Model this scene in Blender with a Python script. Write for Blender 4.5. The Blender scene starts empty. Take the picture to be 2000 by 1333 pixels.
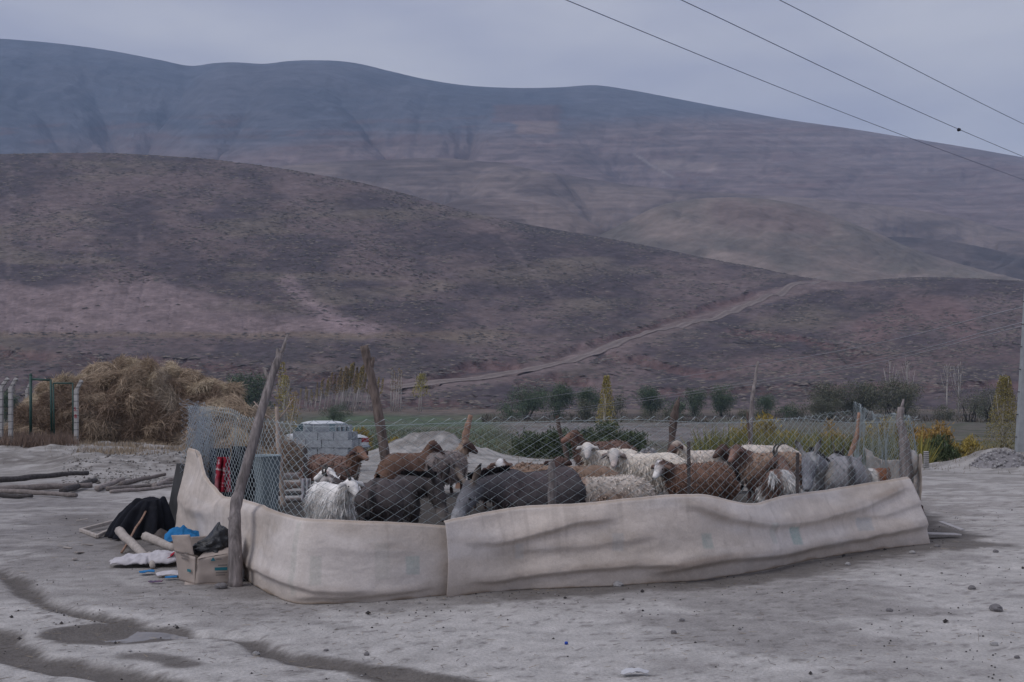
import bpy, math, random
import numpy as np
from mathutils import Vector

# ------------------------------------------------------------------ scene, camera, sky, sun
SC = bpy.context.scene
COL = SC.collection
F, H, YH = 2300.0, 1.8, 780.0            # focal length in photo pixels, eye height, horizon row (photo 2000 x 1333)
cam_d = bpy.data.cameras.new('camera'); cam = bpy.data.objects.new('camera', cam_d); COL.objects.link(cam)
cam.location = (0, 0, H); cam.rotation_euler = (math.pi / 2, 0, 0)
cam_d.sensor_width = 36.0; cam_d.lens = 36.0 * F / 2000.0
cam_d.shift_y = (YH - 666.5) / 2000.0
cam_d.clip_start = 0.1; cam_d.clip_end = 20000
SC.camera = cam
SC.view_settings.view_transform = 'Standard'; SC.view_settings.look = 'None'
SC.view_settings.exposure = 0.0; SC.view_settings.gamma = 1.0
SC.view_settings.use_curve_mapping = False
SC.cycles.use_denoising = True
SC.cycles.max_bounces = 6; SC.cycles.diffuse_bounces = 3; SC.cycles.volume_bounces = 0
SC.cycles.transparent_max_bounces = 16

SUN_EL, SUN_AZ = math.radians(50), math.radians(236)     # azimuth from +Y, clockwise
w = bpy.data.worlds.new('World'); SC.world = w; w.use_nodes = True
nt = w.node_tree; nt.nodes.clear()
def wn(t, **k):
    n = nt.nodes.new(t)
    for a, b in k.items(): setattr(n, a, b)
    return n
out = wn('ShaderNodeOutputWorld'); bg = wn('ShaderNodeBackground')
sky = wn('ShaderNodeTexSky', sky_type='NISHITA', sun_disc=False, sun_elevation=SUN_EL, sun_rotation=SUN_AZ,
         air_density=1.0, dust_density=2.0, ozone_density=1.5)
tc = wn('ShaderNodeTexCoord'); mp = wn('ShaderNodeMapping'); mp.inputs['Scale'].default_value = (1.2, 1.2, 4.5)
nz = wn('ShaderNodeTexNoise'); nz.inputs['Scale'].default_value = 2.6; nz.inputs['Detail'].default_value = 5; nz.inputs['Roughness'].default_value = .52
cr = wn('ShaderNodeValToRGB')
cr.color_ramp.elements[0].position = .38; cr.color_ramp.elements[0].color = (4.75, 4.85, 6.0, 1)
cr.color_ramp.elements[1].position = .64; cr.color_ramp.elements[1].color = (6.4, 6.4, 7.1, 1)
mx = wn('ShaderNodeMixRGB'); mx.inputs['Fac'].default_value = .92          # an overcast sky: cloud over most of the clear blue
nt.links.new(tc.outputs['Generated'], mp.inputs['Vector']); nt.links.new(mp.outputs['Vector'], nz.inputs['Vector'])
nt.links.new(nz.outputs['Fac'], cr.inputs['Fac']); nt.links.new(sky.outputs['Color'], mx.inputs['Color1'])
nt.links.new(cr.outputs['Color'], mx.inputs['Color2']); nt.links.new(mx.outputs['Color'], bg.inputs['Color'])
bg.inputs['Strength'].default_value = .1
nt.links.new(bg.outputs['Background'], out.inputs['Surface'])
sd = bpy.data.lights.new('sun', 'SUN'); sun = bpy.data.objects.new('sun', sd); COL.objects.link(sun)
sd.energy = 1.4; sd.angle = math.radians(28); sd.color = (1.0, .97, .97)
_d = Vector((math.sin(SUN_AZ) * math.cos(SUN_EL), math.cos(SUN_AZ) * math.cos(SUN_EL), math.sin(SUN_EL)))
sun.rotation_euler = _d.to_track_quat('Z', 'Y').to_euler(); sun.location = _d * 50

# ------------------------------------------------------------------ helpers
rng = np.random.default_rng(7); random.seed(7)
def A(*v): return np.array(v, float)
def W(px, py, Y): return A((px - 1000) / F * Y, Y, H - (py - YH) / F * Y)
def G(px, py):
    Y = H * F / (py - YH); return A((px - 1000) / F * Y, Y, 0.0)
def hash2(i, j, s):
    n = (i.astype(np.int64) * 374761393 + j.astype(np.int64) * 668265263 + s * 1442695041) & 0xFFFFFFFF
    n = ((n ^ (n >> 13)) * 1274126177) & 0xFFFFFFFF
    return ((n ^ (n >> 16)) & 0xFFFF) / 65535.0
def vn(x, y, s=0):
    x = np.asarray(x, float); y = np.asarray(y, float)
    i = np.floor(x); j = np.floor(y); u = x - i; v = y - j
    u = u * u * (3 - 2 * u); v = v * v * (3 - 2 * v)
    return ((hash2(i, j, s) * (1 - u) + hash2(i + 1, j, s) * u) * (1 - v) + (hash2(i, j + 1, s) * (1 - u) + hash2(i + 1, j + 1, s) * u) * v)
def fbm(x, y, o=4, s=0, g=.5):
    r = 0; a = 1; t = 0
    for k in range(o):
        r = r + a * vn(x * 2 ** k + 17.3 * k, y * 2 ** k - 9.1 * k, s + k); t += a; a *= g
    return r / t - .5
def ss(a, b, x):
    t = np.clip((x - a) / (b - a), 0, 1); return t * t * (3 - 2 * t)
def interp(pts, x):
    p = np.array(pts, float); return np.interp(x, p[:, 0], p[:, 1])
def sinterp(pts, x):
    """smooth (Catmull-Rom like) interpolation through points"""
    p = np.array(pts, float); m = np.gradient(p[:, 1], p[:, 0]); x = np.clip(np.asarray(x, float), p[0, 0], p[-1, 0])
    k = np.clip(np.searchsorted(p[:, 0], x) - 1, 0, len(p) - 2); h = p[k + 1, 0] - p[k, 0]; t = (x - p[k, 0]) / h
    return ((2 * t**3 - 3 * t**2 + 1) * p[k, 1] + (t**3 - 2 * t**2 + t) * h * m[k] + (-2 * t**3 + 3 * t**2) * p[k + 1, 1] + (t**3 - t**2) * h * m[k + 1])
def dpoly(X, Y, pts):
    """distance of points to a polyline, and the parameter along it"""
    best = np.full(np.shape(X), 1e9); par = np.zeros(np.shape(X)); n = len(pts) - 1
    for k in range(n):
        ax, ay = pts[k][:2]; bx, by = pts[k + 1][:2]; dx, dy = bx - ax, by - ay
        t = np.clip(((X - ax) * dx + (Y - ay) * dy) / (dx * dx + dy * dy + 1e-12), 0, 1)
        d = np.hypot(X - ax - t * dx, Y - ay - t * dy); m = d < best
        best = np.where(m, d, best); par = np.where(m, (k + t) / n, par)
    return best, par
def inpoly(X, Y, poly):
    r = np.zeros(np.shape(X), bool); n = len(poly)
    for i in range(n):
        x0, y0 = poly[i][:2]; x1, y1 = poly[(i + 1) % n][:2]
        if y0 == y1: continue
        r ^= ((y0 > Y) != (y1 > Y)) & (X < (x1 - x0) * (Y - y0) / (y1 - y0) + x0)
    return r
def mixc(a, b, t): return a * (1 - t[..., None]) + np.asarray(b) * t[..., None]

# materials -----------------------------------------------------------
MATS = {}
def mat(name, color=(.5, .5, .5), rough=.9, noise=None, bump=None, attr=False, metal=0, spec=.25, color2=None, stretch=(1, 1, 1), trans=0, coord='Object'):
    if name in MATS: return MATS[name]
    m = bpy.data.materials.new(name); m.use_nodes = True; t = m.node_tree; b = t.nodes['Principled BSDF']
    b.inputs['Roughness'].default_value = rough; b.inputs['Metallic'].default_value = metal
    b.inputs['Specular IOR Level'].default_value = spec; b.inputs['Transmission Weight'].default_value = trans
    N = t.nodes.new; L = t.links.new
    tcn = N('ShaderNodeTexCoord'); mpn = N('ShaderNodeMapping'); mpn.inputs['Scale'].default_value = stretch
    L(tcn.outputs[coord], mpn.inputs['Vector'])
    if attr:
        at = N('ShaderNodeAttribute'); at.attribute_name = 'Col'; src = at.outputs['Color']
    else:
        rgb = N('ShaderNodeRGB'); rgb.outputs[0].default_value = (*color, 1); src = rgb.outputs[0]
    if noise:
        n = N('ShaderNodeTexNoise'); n.inputs['Scale'].default_value = noise[0]; n.inputs['Detail'].default_value = 6; n.inputs['Roughness'].default_value = .62
        L(mpn.outputs['Vector'], n.inputs['Vector'])
        r = N('ShaderNodeMapRange'); r.inputs['From Min'].default_value = .3; r.inputs['From Max'].default_value = .7
        L(n.outputs['Fac'], r.inputs['Value'])
        if color2 is not None:
            x = N('ShaderNodeMixRGB'); x.inputs['Color2'].default_value = (*color2, 1); L(src, x.inputs['Color1']); L(r.outputs['Result'], x.inputs['Fac'])
        else:
            r.inputs['To Min'].default_value = 1 - noise[1]; r.inputs['To Max'].default_value = 1 + noise[1]
            x = N('ShaderNodeMixRGB'); x.blend_type = 'MULTIPLY'; x.inputs['Fac'].default_value = 1
            L(src, x.inputs['Color1']); L(r.outputs['Result'], x.inputs['Color2'])
        src = x.outputs['Color']
        if len(noise) > 2:
            n2 = N('ShaderNodeTexNoise'); n2.inputs['Scale'].default_value = noise[2]; n2.inputs['Detail'].default_value = 4
            L(mpn.outputs['Vector'], n2.inputs['Vector'])
            r2 = N('ShaderNodeMapRange'); r2.inputs['From Min'].default_value = .3; r2.inputs['From Max'].default_value = .7
            r2.inputs['To Min'].default_value = 1 - noise[3]; r2.inputs['To Max'].default_value = 1 + noise[3]; L(n2.outputs['Fac'], r2.inputs['Value'])
            x2 = N('ShaderNodeMixRGB'); x2.blend_type = 'MULTIPLY'; x2.inputs['Fac'].default_value = 1
            L(src, x2.inputs['Color1']); L(r2.outputs['Result'], x2.inputs['Color2']); src = x2.outputs['Color']
    L(src, b.inputs['Base Color'])
    if bump:
        n = N('ShaderNodeTexNoise'); n.inputs['Scale'].default_value = bump[0]; n.inputs['Detail'].default_value = 8; n.inputs['Roughness'].default_value = .65
        L(mpn.outputs['Vector'], n.inputs['Vector'])
        bn = N('ShaderNodeBump'); bn.inputs['Distance'].default_value = bump[1]; bn.inputs['Strength'].default_value = bump[2] if len(bump) > 2 else .8
        L(n.outputs['Fac'], bn.inputs['Height']); L(bn.outputs['Normal'], b.inputs['Normal'])
    MATS[name] = m; return m

# mesh building -------------------------------------------------------
class MB:
    def __init__(s): s.V = []; s.Q = []; s.T = []; s.C = []; s.n = 0
    def add(s, V, Q=None, T=None, col=None):
        V = np.asarray(V, float).reshape(-1, 3)
        if Q is not None and len(Q): s.Q.append(np.asarray(Q, np.int64).reshape(-1, 4) + s.n)
        if T is not None and len(T): s.T.append(np.asarray(T, np.int64).reshape(-1, 3) + s.n)
        if col is not None: s.C.append(np.broadcast_to(np.asarray(col, float), (len(V), 3)))
        else: s.C.append(np.full((len(V), 3), .5))
        s.V.append(V); s.n += len(V); return s
    def tube(s, P, R, sides=8, caps=True, col=None):
        P = np.asarray(P, float); n = len(P); R = np.broadcast_to(np.asarray(R, float), (n,))
        T = np.gradient(P, axis=0); T /= np.linalg.norm(T, axis=1)[:, None] + 1e-12
        ref = A(0, 0, 1) if abs(T[:, 2]).mean() < .8 else A(1, 0, 0)
        U = np.cross(T, ref); U /= np.linalg.norm(U, axis=1)[:, None] + 1e-12; Vv = np.cross(T, U)
        a = np.linspace(0, 2 * np.pi, sides, endpoint=False)
        V = P[:, None] + R[:, None, None] * (np.cos(a)[None, :, None] * U[:, None] + np.sin(a)[None, :, None] * Vv[:, None])
        i, j = np.meshgrid(np.arange(n - 1), np.arange(sides), indexing='ij'); j2 = (j + 1) % sides
        Q = np.stack([i * sides + j, i * sides + j2, (i + 1) * sides + j2, (i + 1) * sides + j], -1).reshape(-1, 4)
        V = V.reshape(-1, 3); T_ = None
        if caps:
            V = np.vstack([V, P[0], P[-1]]); k = np.arange(sides); k2 = (k + 1) % sides; b = (n - 1) * sides
            T_ = np.vstack([np.stack([k2, k, np.full(sides, n * sides)], 1), np.stack([b + k, b + k2, np.full(sides, n * sides + 1)], 1)])
        if col is not None and np.ndim(col) == 2: col = np.vstack([np.repeat(col, sides, 0), col[0:1], col[-1:]]) if caps else np.repeat(col, sides, 0)
        return s.add(V, Q, T_, col)
    def box(s, c, d, rz=0, col=None, rot=None, bev=0):
        d = np.asarray(d, float) / 2
        if bev:
            X = np.array([[sx, sy, sz] for sz in (-1, 1) for sy in (-1, 1) for sx in (-1, 1)], float)
            V = []; 
            for v in X:
                for ax in range(3):
                    k = np.full(3, 1.0) ; p = v * d; q = v * bev; q[ax] = 0; V.append(p - q)
            V = np.array(V); Q = []; T = []
            id_ = lambda sx, sy, sz, ax: (((sz > 0) * 4 + (sy > 0) * 2 + (sx > 0)) * 3 + ax)
            Q.append([id_(1, -1, -1, 0), id_(1, 1, -1, 0), id_(1, 1, 1, 0), id_(1, -1, 1, 0)]); Q.append([id_(-1, -1, -1, 0), id_(-1, -1, 1, 0), id_(-1, 1, 1, 0), id_(-1, 1, -1, 0)])
            Q.append([id_(-1, 1, -1, 1), id_(-1, 1, 1, 1), id_(1, 1, 1, 1), id_(1, 1, -1, 1)]); Q.append([id_(-1, -1, -1, 1), id_(1, -1, -1, 1), id_(1, -1, 1, 1), id_(-1, -1, 1, 1)])
            Q.append([id_(-1, -1, 1, 2), id_(1, -1, 1, 2), id_(1, 1, 1, 2), id_(-1, 1, 1, 2)]); Q.append([id_(-1, -1, -1, 2), id_(-1, 1, -1, 2), id_(1, 1, -1, 2), id_(1, -1, -1, 2)])
            for a, b in ((0, 1), (1, 2), (0, 2)):
                c_ = 3 - a - b
                for sa in (-1, 1):
                    for sb in (-1, 1):
                        def vid(sc, ax):
                            sg = [0, 0, 0]; sg[a] = sa; sg[b] = sb; sg[c_] = sc; return id_(*sg, ax)
                        Q.append([vid(-1, a), vid(1, a), vid(1, b), vid(-1, b)])
            for k in range(8): T.append([k * 3, k * 3 + 1, k * 3 + 2])
        else:
            V = np.array([[sx, sy, sz] for sz in (-1, 1) for sy in (-1, 1) for sx in (-1, 1)], float) * d
            Q = [[0, 2, 3, 1], [4, 5, 7, 6], [0, 1, 5, 4], [2, 6, 7, 3], [0, 4, 6, 2], [1, 3, 7, 5]]; T = None
        if rot is not None: V = V @ np.asarray(rot).T
        if rz:
            c_, s_ = math.cos(rz), math.sin(rz); V = V @ A([c_, s_, 0], [-s_, c_, 0], [0, 0, 1])
        return s.add(V + np.asarray(c, float), Q, T, col)
    def grid(s, P, col=None, close_u=False):
        n, m = P.shape[:2]; i, j = np.meshgrid(np.arange(n - (0 if close_u else 1)), np.arange(m - 1), indexing='ij'); i2 = (i + 1) % n
        Q = np.stack([i * m + j, i2 * m + j, i2 * m + j + 1, i * m + j + 1], -1).reshape(-1, 4)
        return s.add(P.reshape(-1, 3), Q, None, None if col is None else (col.reshape(-1, 3) if np.ndim(col) > 1 else col))
    def ball(s, c, r, nu=12, nv=8, col=None, noise=0, seed=0):
        u = np.linspace(0, 2 * np.pi, nu, endpoint=False); v = np.linspace(0, np.pi, nv + 1)[1:-1]
        D = np.stack([np.sin(v)[None] * np.cos(u)[:, None], np.sin(v)[None] * np.sin(u)[:, None], np.broadcast_to(np.cos(v)[None], (nu, nv - 1))], -1)
        D = np.concatenate([D.reshape(-1, 3), [[0, 0, 1], [0, 0, -1]]])
        if noise: D = D * (1 + noise * 2 * fbm(D[:, 0] * 2 + seed, D[:, 1] * 2 + D[:, 2] * 1.7 + seed, 3))[:, None]
        V = np.asarray(c) + D * np.asarray(r); m = nv - 1
        i, j = np.meshgrid(np.arange(nu), np.arange(m - 1), indexing='ij'); i2 = (i + 1) % nu
        Q = np.stack([i * m + j, i * m + j + 1, i2 * m + j + 1, i2 * m + j], -1).reshape(-1, 4)
        k = np.arange(nu); k2 = (k + 1) % nu
        T = np.vstack([np.stack([k * m, k2 * m, np.full(nu, nu * m)], 1), np.stack([k2 * m + m - 1, k * m + m - 1, np.full(nu, nu * m + 1)], 1)])
        return s.add(V, Q, T, col)
    def arrays(s):
        V = np.vstack(s.V); C = np.vstack(s.C)
        Q = np.vstack(s.Q) if s.Q else np.zeros((0, 4), int); T = np.vstack(s.T) if s.T else np.zeros((0, 3), int)
        return V, Q, T, C
    def mesh(s, name, offset=None, smooth=True):
        V, Q, T, C = s.arrays()
        if offset is not None: V = V - np.asarray(offset)
        me = bpy.data.meshes.new(name); me.vertices.add(len(V)); me.vertices.foreach_set('co', V.astype(np.float32).ravel())
        nl = Q.size + T.size; me.loops.add(nl); me.loops.foreach_set('vertex_index', np.concatenate([Q.ravel(), T.ravel()]).astype(np.int32))
        np_ = len(Q) + len(T); me.polygons.add(np_)
        st = np.concatenate([np.arange(len(Q)) * 4, Q.size + np.arange(len(T)) * 3]).astype(np.int32)
        me.polygons.foreach_set('loop_start', st)
        me.polygons.foreach_set('use_smooth', np.full(np_, smooth))
        me.update(calc_edges=True); me.validate()
        if len(me.vertices) == len(C):
            a = me.color_attributes.new('Col', 'FLOAT_COLOR', 'POINT')
            a.data.foreach_set('color', np.hstack([C, np.ones((len(C), 1))]).astype(np.float32).ravel())
        return me
    def obj(s, name, m, parent=None, smooth=True, origin=None):
        off = origin if origin is not None else None
        if parent is not None:
            off = WORLD[parent.name]
        me = s.mesh(name, off, smooth); o = bpy.data.objects.new(name, me); COL.objects.link(o)
        if m is not None: me.materials.append(m)
        if parent is not None:
            o.parent = parent; WORLD[o.name] = off
        else:
            WORLD[o.name] = A(0, 0, 0) if off is None else np.asarray(off, float)
            if off is not None: o.location = off
        return o
WORLD = {}
def thing(name, label, cat, loc=(0, 0, 0), group=None, kind=None):
    o = bpy.data.objects.new(name, None); COL.objects.link(o); o.location = loc; o.empty_display_size = .1
    WORLD[o.name] = np.asarray(loc, float); return tag(o, label, cat, group, kind)
def tag(o, label, cat=None, group=None, kind=None):
    if label: o['label'] = label
    if cat: o['category'] = cat
    if group: o['group'] = group
    if kind: o['kind'] = kind
    return o
def struct(o, label=None, cat=None): o['kind'] = 'structure'; return tag(o, label, cat)
def rotz(a): c, s = math.cos(a), math.sin(a); return A([c, -s, 0], [s, c, 0], [0, 0, 1])
def rotx(a): c, s = math.cos(a), math.sin(a); return A([1, 0, 0], [0, c, -s], [0, s, c])
def roty(a): c, s = math.cos(a), math.sin(a); return A([c, 0, s], [0, 1, 0], [-s, 0, c])
def strands(mb, P, D, L, wd, col, bend=None, seg=2):
    """thin tapering blades: root P, direction D, length L, width wd"""
    n = len(P); D = D / (np.linalg.norm(D, axis=1)[:, None] + 1e-9); L = np.broadcast_to(L, (n,)); wd = np.broadcast_to(wd, (n,))
    S = np.cross(D, rng.normal(size=(n, 3))); S /= np.linalg.norm(S, axis=1)[:, None] + 1e-9
    B = np.zeros((n, 3)) if bend is None else bend
    p1 = P + D * L[:, None] * .55 + B * .3; p2 = P + D * L[:, None] + B
    V = np.stack([P - S * wd[:, None] / 2, P + S * wd[:, None] / 2, p1 - S * wd[:, None] * .4, p1 + S * wd[:, None] * .4, p2], 1).reshape(-1, 3)
    k = np.arange(n)[:, None] * 5
    mb.add(V, k + A(0, 1, 3, 2).astype(int), k + A(2, 3, 4).astype(int), np.repeat(np.broadcast_to(col, (n, 3)), 5, 0))
def leafquads(mb, P, size, col, flat=0):
    n = len(P); a = rng.normal(size=(n, 3)); b = rng.normal(size=(n, 3)); a /= np.linalg.norm(a, axis=1)[:, None]
    b -= a * (a * b).sum(1)[:, None]; b /= np.linalg.norm(b, axis=1)[:, None]; sz = np.broadcast_to(size, (n,))[:, None]
    V = np.stack([P - a * sz, P + b * sz * .55, P + a * sz, P - b * sz * .55], 1).reshape(-1, 3)
    mb.add(V, np.arange(n)[:, None] * 4 + np.arange(4), None, np.repeat(np.broadcast_to(col, (n, 3)), 4, 0))
# ------------------------------------------------------------------ ground and valley floor (one sheet)
VALLEY = [(0, 0), (1.0, 0), (1.30, -1.25), (1.75, -2.35), (2.4, -2.95), (4.4, -3.6), (8.8, -3.4), (11.8, -1.7), (13.5, 2.5)]
def edge_dist(px): return sinterp([(-3000, 47), (350, 46), (560, 45), (700, 41), (800, 38.5), (1000, 36), (1300, 34.5), (1750, 32.5), (2100, 32), (5000, 32)], px)
def gz(X, Y, detail=True):
    X = np.asarray(X, float); Y = np.asarray(Y, float); Ys = np.maximum(Y, 4.0); px = 1000 + F * X / Ys
    ye = edge_dist(px); r = np.where(Y < ye, Y / ye, 1 + (Y - ye) / 34.0)
    z = interp(VALLEY, r)
    z = z - .34 * np.exp(-(((X + 6.9) / 4.0) ** 2 + ((Y - 42) / 5.5) ** 2))
    for (mpx, my, mh, rx, ry) in ((835, 36.5, .50, 1.5, 2.2), (885, 36.8, .28, 1.3, 2.0), (760, 37, .20, 1.4, 2.2), (1950, 31.5, .30, 1.0, 1.5), (1998, 31.8, .28, 1.1, 1.7), (60, 40.5, .12, 5.0, 3.0)):
        mx_ = (mpx - 1000) / F * my
        z = z + mh * np.exp(-(((X - mx_) / rx) ** 2 + ((Y - my) / ry) ** 2))
    z = z + .30 * ss(27.5, 31.5, Y + 1.2 * np.sin(X * 1.1)) * ss(470, 330, px)
    if detail:
        f = ss(17, 40, Y)
        z = z + fbm(X * .35, Y * .35, 3, 5) * .10 * ss(9, 16, Y) + fbm(X * 1.3 + 2 * fbm(X, Y, 2, 8), Y * 1.3, 5, 9, .55) * (.045 + .10 * f) * (1 + ss(.05, .5, np.maximum(z, 0)) * 3)
        d1, _ = dpoly(X, Y, MUD1); d2, _ = dpoly(X, Y, MUD2); wob = fbm(X * 3, Y * 3, 3, 2) * .12
        z = z - .045 * ss(.17, .03, d1 + wob) - .05 * ss(.24, .06, d2 + wob)
        pq = np.hypot((X - PUD[0]) / .60, (Y - PUD[1]) / .34) + fbm(X * 4, Y * 4, 3, 6) * .5; z = z - .045 * ss(1.0, .35, pq)
    return z
MUD1 = [G(*p) for p in ((-150, 1080), (0, 1115), (60, 1160), (110, 1185), (170, 1202), (250, 1215), (340, 1236), (420, 1240), (480, 1246), (530, 1272), (600, 1290), (700, 1305), (820, 1328), (900, 1345))]
MUD2 = [G(*p) for p in ((-200, 1215), (0, 1245), (35, 1282), (110, 1298), (210, 1312), (300, 1335), (420, 1380))]
MUD3 = [G(*p) for p in ((265, 1280), (320, 1286), (362, 1300))]
PUD = G(228, 1238)
# fence plan, from the tarp's foot (photo columns and rows on flat ground)
TFOOT = [(350, 1030), (372, 1042), (400, 1060), (425, 1078), (460, 1102), (500, 1133), (545, 1160), (590, 1175), (650, 1176), (750, 1171), (865, 1160), (1000, 1149), (1100, 1146), (1200, 1142), (1350, 1133), (1500, 1108), (1600, 1087), (1700, 1072), (1805, 1060)]
PLAN = np.array([G(*p)[:2] for p in TFOOT])
def plan_at(px):
    py = interp(TFOOT, px); g = G(px, py); return g
SIDE_END = A(690 / F * 21.6, 21.6); BACK = [A(*W(px, 900, Y)[:2]) for px, Y in ((1660, 24), (1465, 29), (1308, 28), (1105, 26), (902, 24), (757, 22.4), (548, 20.2))]
PEN = [tuple(p) for p in PLAN] + [tuple(SIDE_END)] + [tuple(p) for p in BACK]

def build_ground():
    rows = np.concatenate([np.linspace(-40, 3.5, 30)[:-1], np.geomspace(3.5, 50, 430)[:-1], np.geomspace(50, 436, 170)])
    v = np.linspace(-1, 1, 560); u = v * (.35 + .65 * np.abs(v) ** 1.5)
    Yg, Ug = np.meshgrid(rows, u, indexing='ij'); Xg = Ug * (14 + np.maximum(Yg, 0) * 1.15)
    Zg = gz(Xg, Yg)
    px = 1000 + F * Xg / np.maximum(Yg, 4); py = YH + F * (H - Zg) / np.maximum(Yg, 4)
    n1 = fbm(Xg * .45, Yg * .45, 5, 21); n2 = fbm(Xg * 1.7, Yg * 2.6, 5, 33); n3 = fbm(Xg * 7, Yg * 9, 4, 41)
    pale = A(.465, .443, .425); dust = A(.235, .220, .212); mud = A(.115, .102, .094); dung = A(.060, .053, .047)
    C = np.broadcast_to(pale, Xg.shape + (3,)).copy()
    # dustier, browner patches
    n4 = fbm(Xg * 3.5 + n1 * 3, Yg * 6 + n2 * 3, 5, 37, .6)
    dmask = ss(.02, .20, n1 * 1.0 + n2 * .45 + n4 * .22 + .04 * ss(900, 1800, px) * ss(1150, 1250, py))
    C = mixc(C, dust * 1.15, np.clip(dmask, 0, 1) * .75)
    C = C * (1 + (n4 * .32 * ss(26, 12, Yg))[..., None])
    C = mixc(C, A(.30, .275, .26), .55 * ss(1090, 1010, py) * ss(-.2, .1, n2 + n4 * .6))
    left = ss(420, 120, px) * ss(1150, 1060, py) * ss(900, 960, py)
    C = mixc(C, A(.24, .225, .22), left * (.45 + .5 * ss(-.1, .2, n2)))
    C = C * (1 + n3[..., None] * .32)
    speck = ss(.17, .26, fbm(Xg * 16, Yg * 20, 3, 55)) * (Yg < 24)
    C = mixc(C, A(.12, .105, .10), speck * .55)
    # wet mud channels and the puddle rim
    wob = n2 * .16 + n3 * .06
    d1, p1 = dpoly(Xg, Yg, MUD1); w1 = .055 + .03 * np.sin(p1 * 9) + .09 * ss(.6, .9, p1)
    d2, p2 = dpoly(Xg, Yg, MUD2); d3, _ = dpoly(Xg, Yg, MUD3)
    pd = np.hypot((Xg - PUD[0]) / .60, (Yg - PUD[1]) / .42)
    m = np.maximum.reduce([ss(w1 + .07, w1 - .01, d1 + wob), ss(.20, .12, d2 + wob), .9 * ss(.15, .06, d3 + wob), ss(1.06, .92, pd + wob * 1.3)])
    C = mixc(C, mud, np.clip(m, 0, 1) * .9)
    # dung trodden round and inside the pen
    ins = inpoly(Xg, Yg, PEN); dpn, _ = dpoly(Xg, Yg, [tuple(p) for p in PLAN[6:]] + [tuple(SIDE_END)])
    strip = ss(.95, .50, dpn + n1 * .9 + n2 * .8 + n3 * .3) * ss(640, 1050, px) * (1 - ins)
    C = mixc(C, A(.115, .102, .094), strip * .85)
    lst, _ = dpoly(Xg, Yg, [G(150, 1010), G(260, 1045), G(340, 1085), G(440, 1130), G(520, 1150)])
    C = mixc(C, A(.15, .135, .128), ss(.85, .1, lst + n2 * .8) * .7)
    pen = ins * (1 - ss(22.0, 24.5, Yg + n1 * 3 + n2 * 2))
    C = mixc(C, dung, pen * .93)
    # slopes below the yard, the green field, ploughed field, dry verge
    v = ss(0, 1, (Yg - edge_dist(px)) / 8.0)
    C = mixc(C, A(.26, .245, .23), ss(19, 30, Yg) * (1 - v) * (.35 + .6 * ss(-.1, .15, n2 + n4 * .5)))
    bk = ss(.06, .16, Zg) * ss(.34, .24, Zg) * ss(400, 330, px) * (Yg > 25); C = mixc(C, A(.15, .135, .125), bk * ss(-.12, .12, n4 + n3) * .8)
    C = mixc(C, A(.16, .145, .135), ss(.15, .5, Zg) * (1 - v) * .7 * ss(-.15, .15, n4))
    base = mixc(np.broadcast_to(A(.125, .112, .098), C.shape), A(.085, .090, .060), ss(-.15, .2, n1))
    k1 = fbm(Xg * .05, Yg * .02, 4, 77)
    green = ss(560, 640, px + k1 * 60) * ss(1030, 930, px + k1 * 90) * ss(808, 818, py + k1 * 14)
    base = mixc(base, A(.080, .112, .064) , np.clip(green, 0, 1) * .85)
    plough = ss(960, 1020, px + k1 * 60) * ss(1540, 1450, px) * ss(824, 829, py) * ss(868, 858, py)
    base = mixc(base, A(.185, .165, .160), plough * .85)
    rg = ss(1450, 1560, px) * ss(858, 872, py)
    base = mixc(base, A(.100, .108, .045), rg * .8)
    dkb = ss(803, 808, py + k1 * 10) * ss(824, 814, py + k1 * 10) * ss(940, 1000, px) * ss(240, 270, Yg)
    base = mixc(base, A(.075, .062, .056), dkb * .8)
    verge = ss(825, 805, py + k1 * 16) * ss(330, 380, Yg)
    base = mixc(base, A(.155, .118, .100), verge * .85)
    base = mixc(base, A(.13, .115, .09), .6 * ss(.0, .2, fbm(Xg * .07, Yg * .03, 4, 93)))
    base = base * (1 + (fbm(Xg * .5, Yg * .12, 5, 88, .6) * 1.1)[..., None])
    C = mixc(C, base, v)
    P = np.stack([Xg, Yg, Zg], -1)
    mb = MB(); mb.grid(P.transpose(1, 0, 2), np.clip(C, .01, 1).transpose(1, 0, 2))
    m = mat('soil', attr=True, rough=.95, noise=(42, .20, 5.5, .12), bump=(34, .03, .9), spec=.12)
    struct(mb.obj('ground', m), 'pale trodden earth yard sloping off to the valley floor')
build_ground()

# puddle ---------------------------------------------------------------
def build_puddle():
    mb = MB(); n = 72; a = np.linspace(0, 2 * np.pi, n, endpoint=False)
    r = np.ones(n)
    R = np.stack([PUD[0] + .02 + np.cos(a) * r * .52, PUD[1] + np.sin(a) * r * .30 + 0 * a, np.full(n, 0)], 1)
    _q = np.linspace(-.35, .35, 15); zz = float(np.percentile(gz(PUD[0] + _q[:, None] * .8, PUD[1] + _q[None] * .5), 34))
    R[:, 2] = zz; c = R.mean(0); V = np.vstack([R, c]); k = np.arange(n)
    mb.add(V, None, np.stack([k, (k + 1) % n, np.full(n, n)], 1))
    o = mb.obj('puddle', mat('puddle_water', (.30, .295, .30), .04, spec=.6, noise=(5, .25)))
    struct(o, 'small shallow puddle lying in the muddy channel')
build_puddle()

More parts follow.
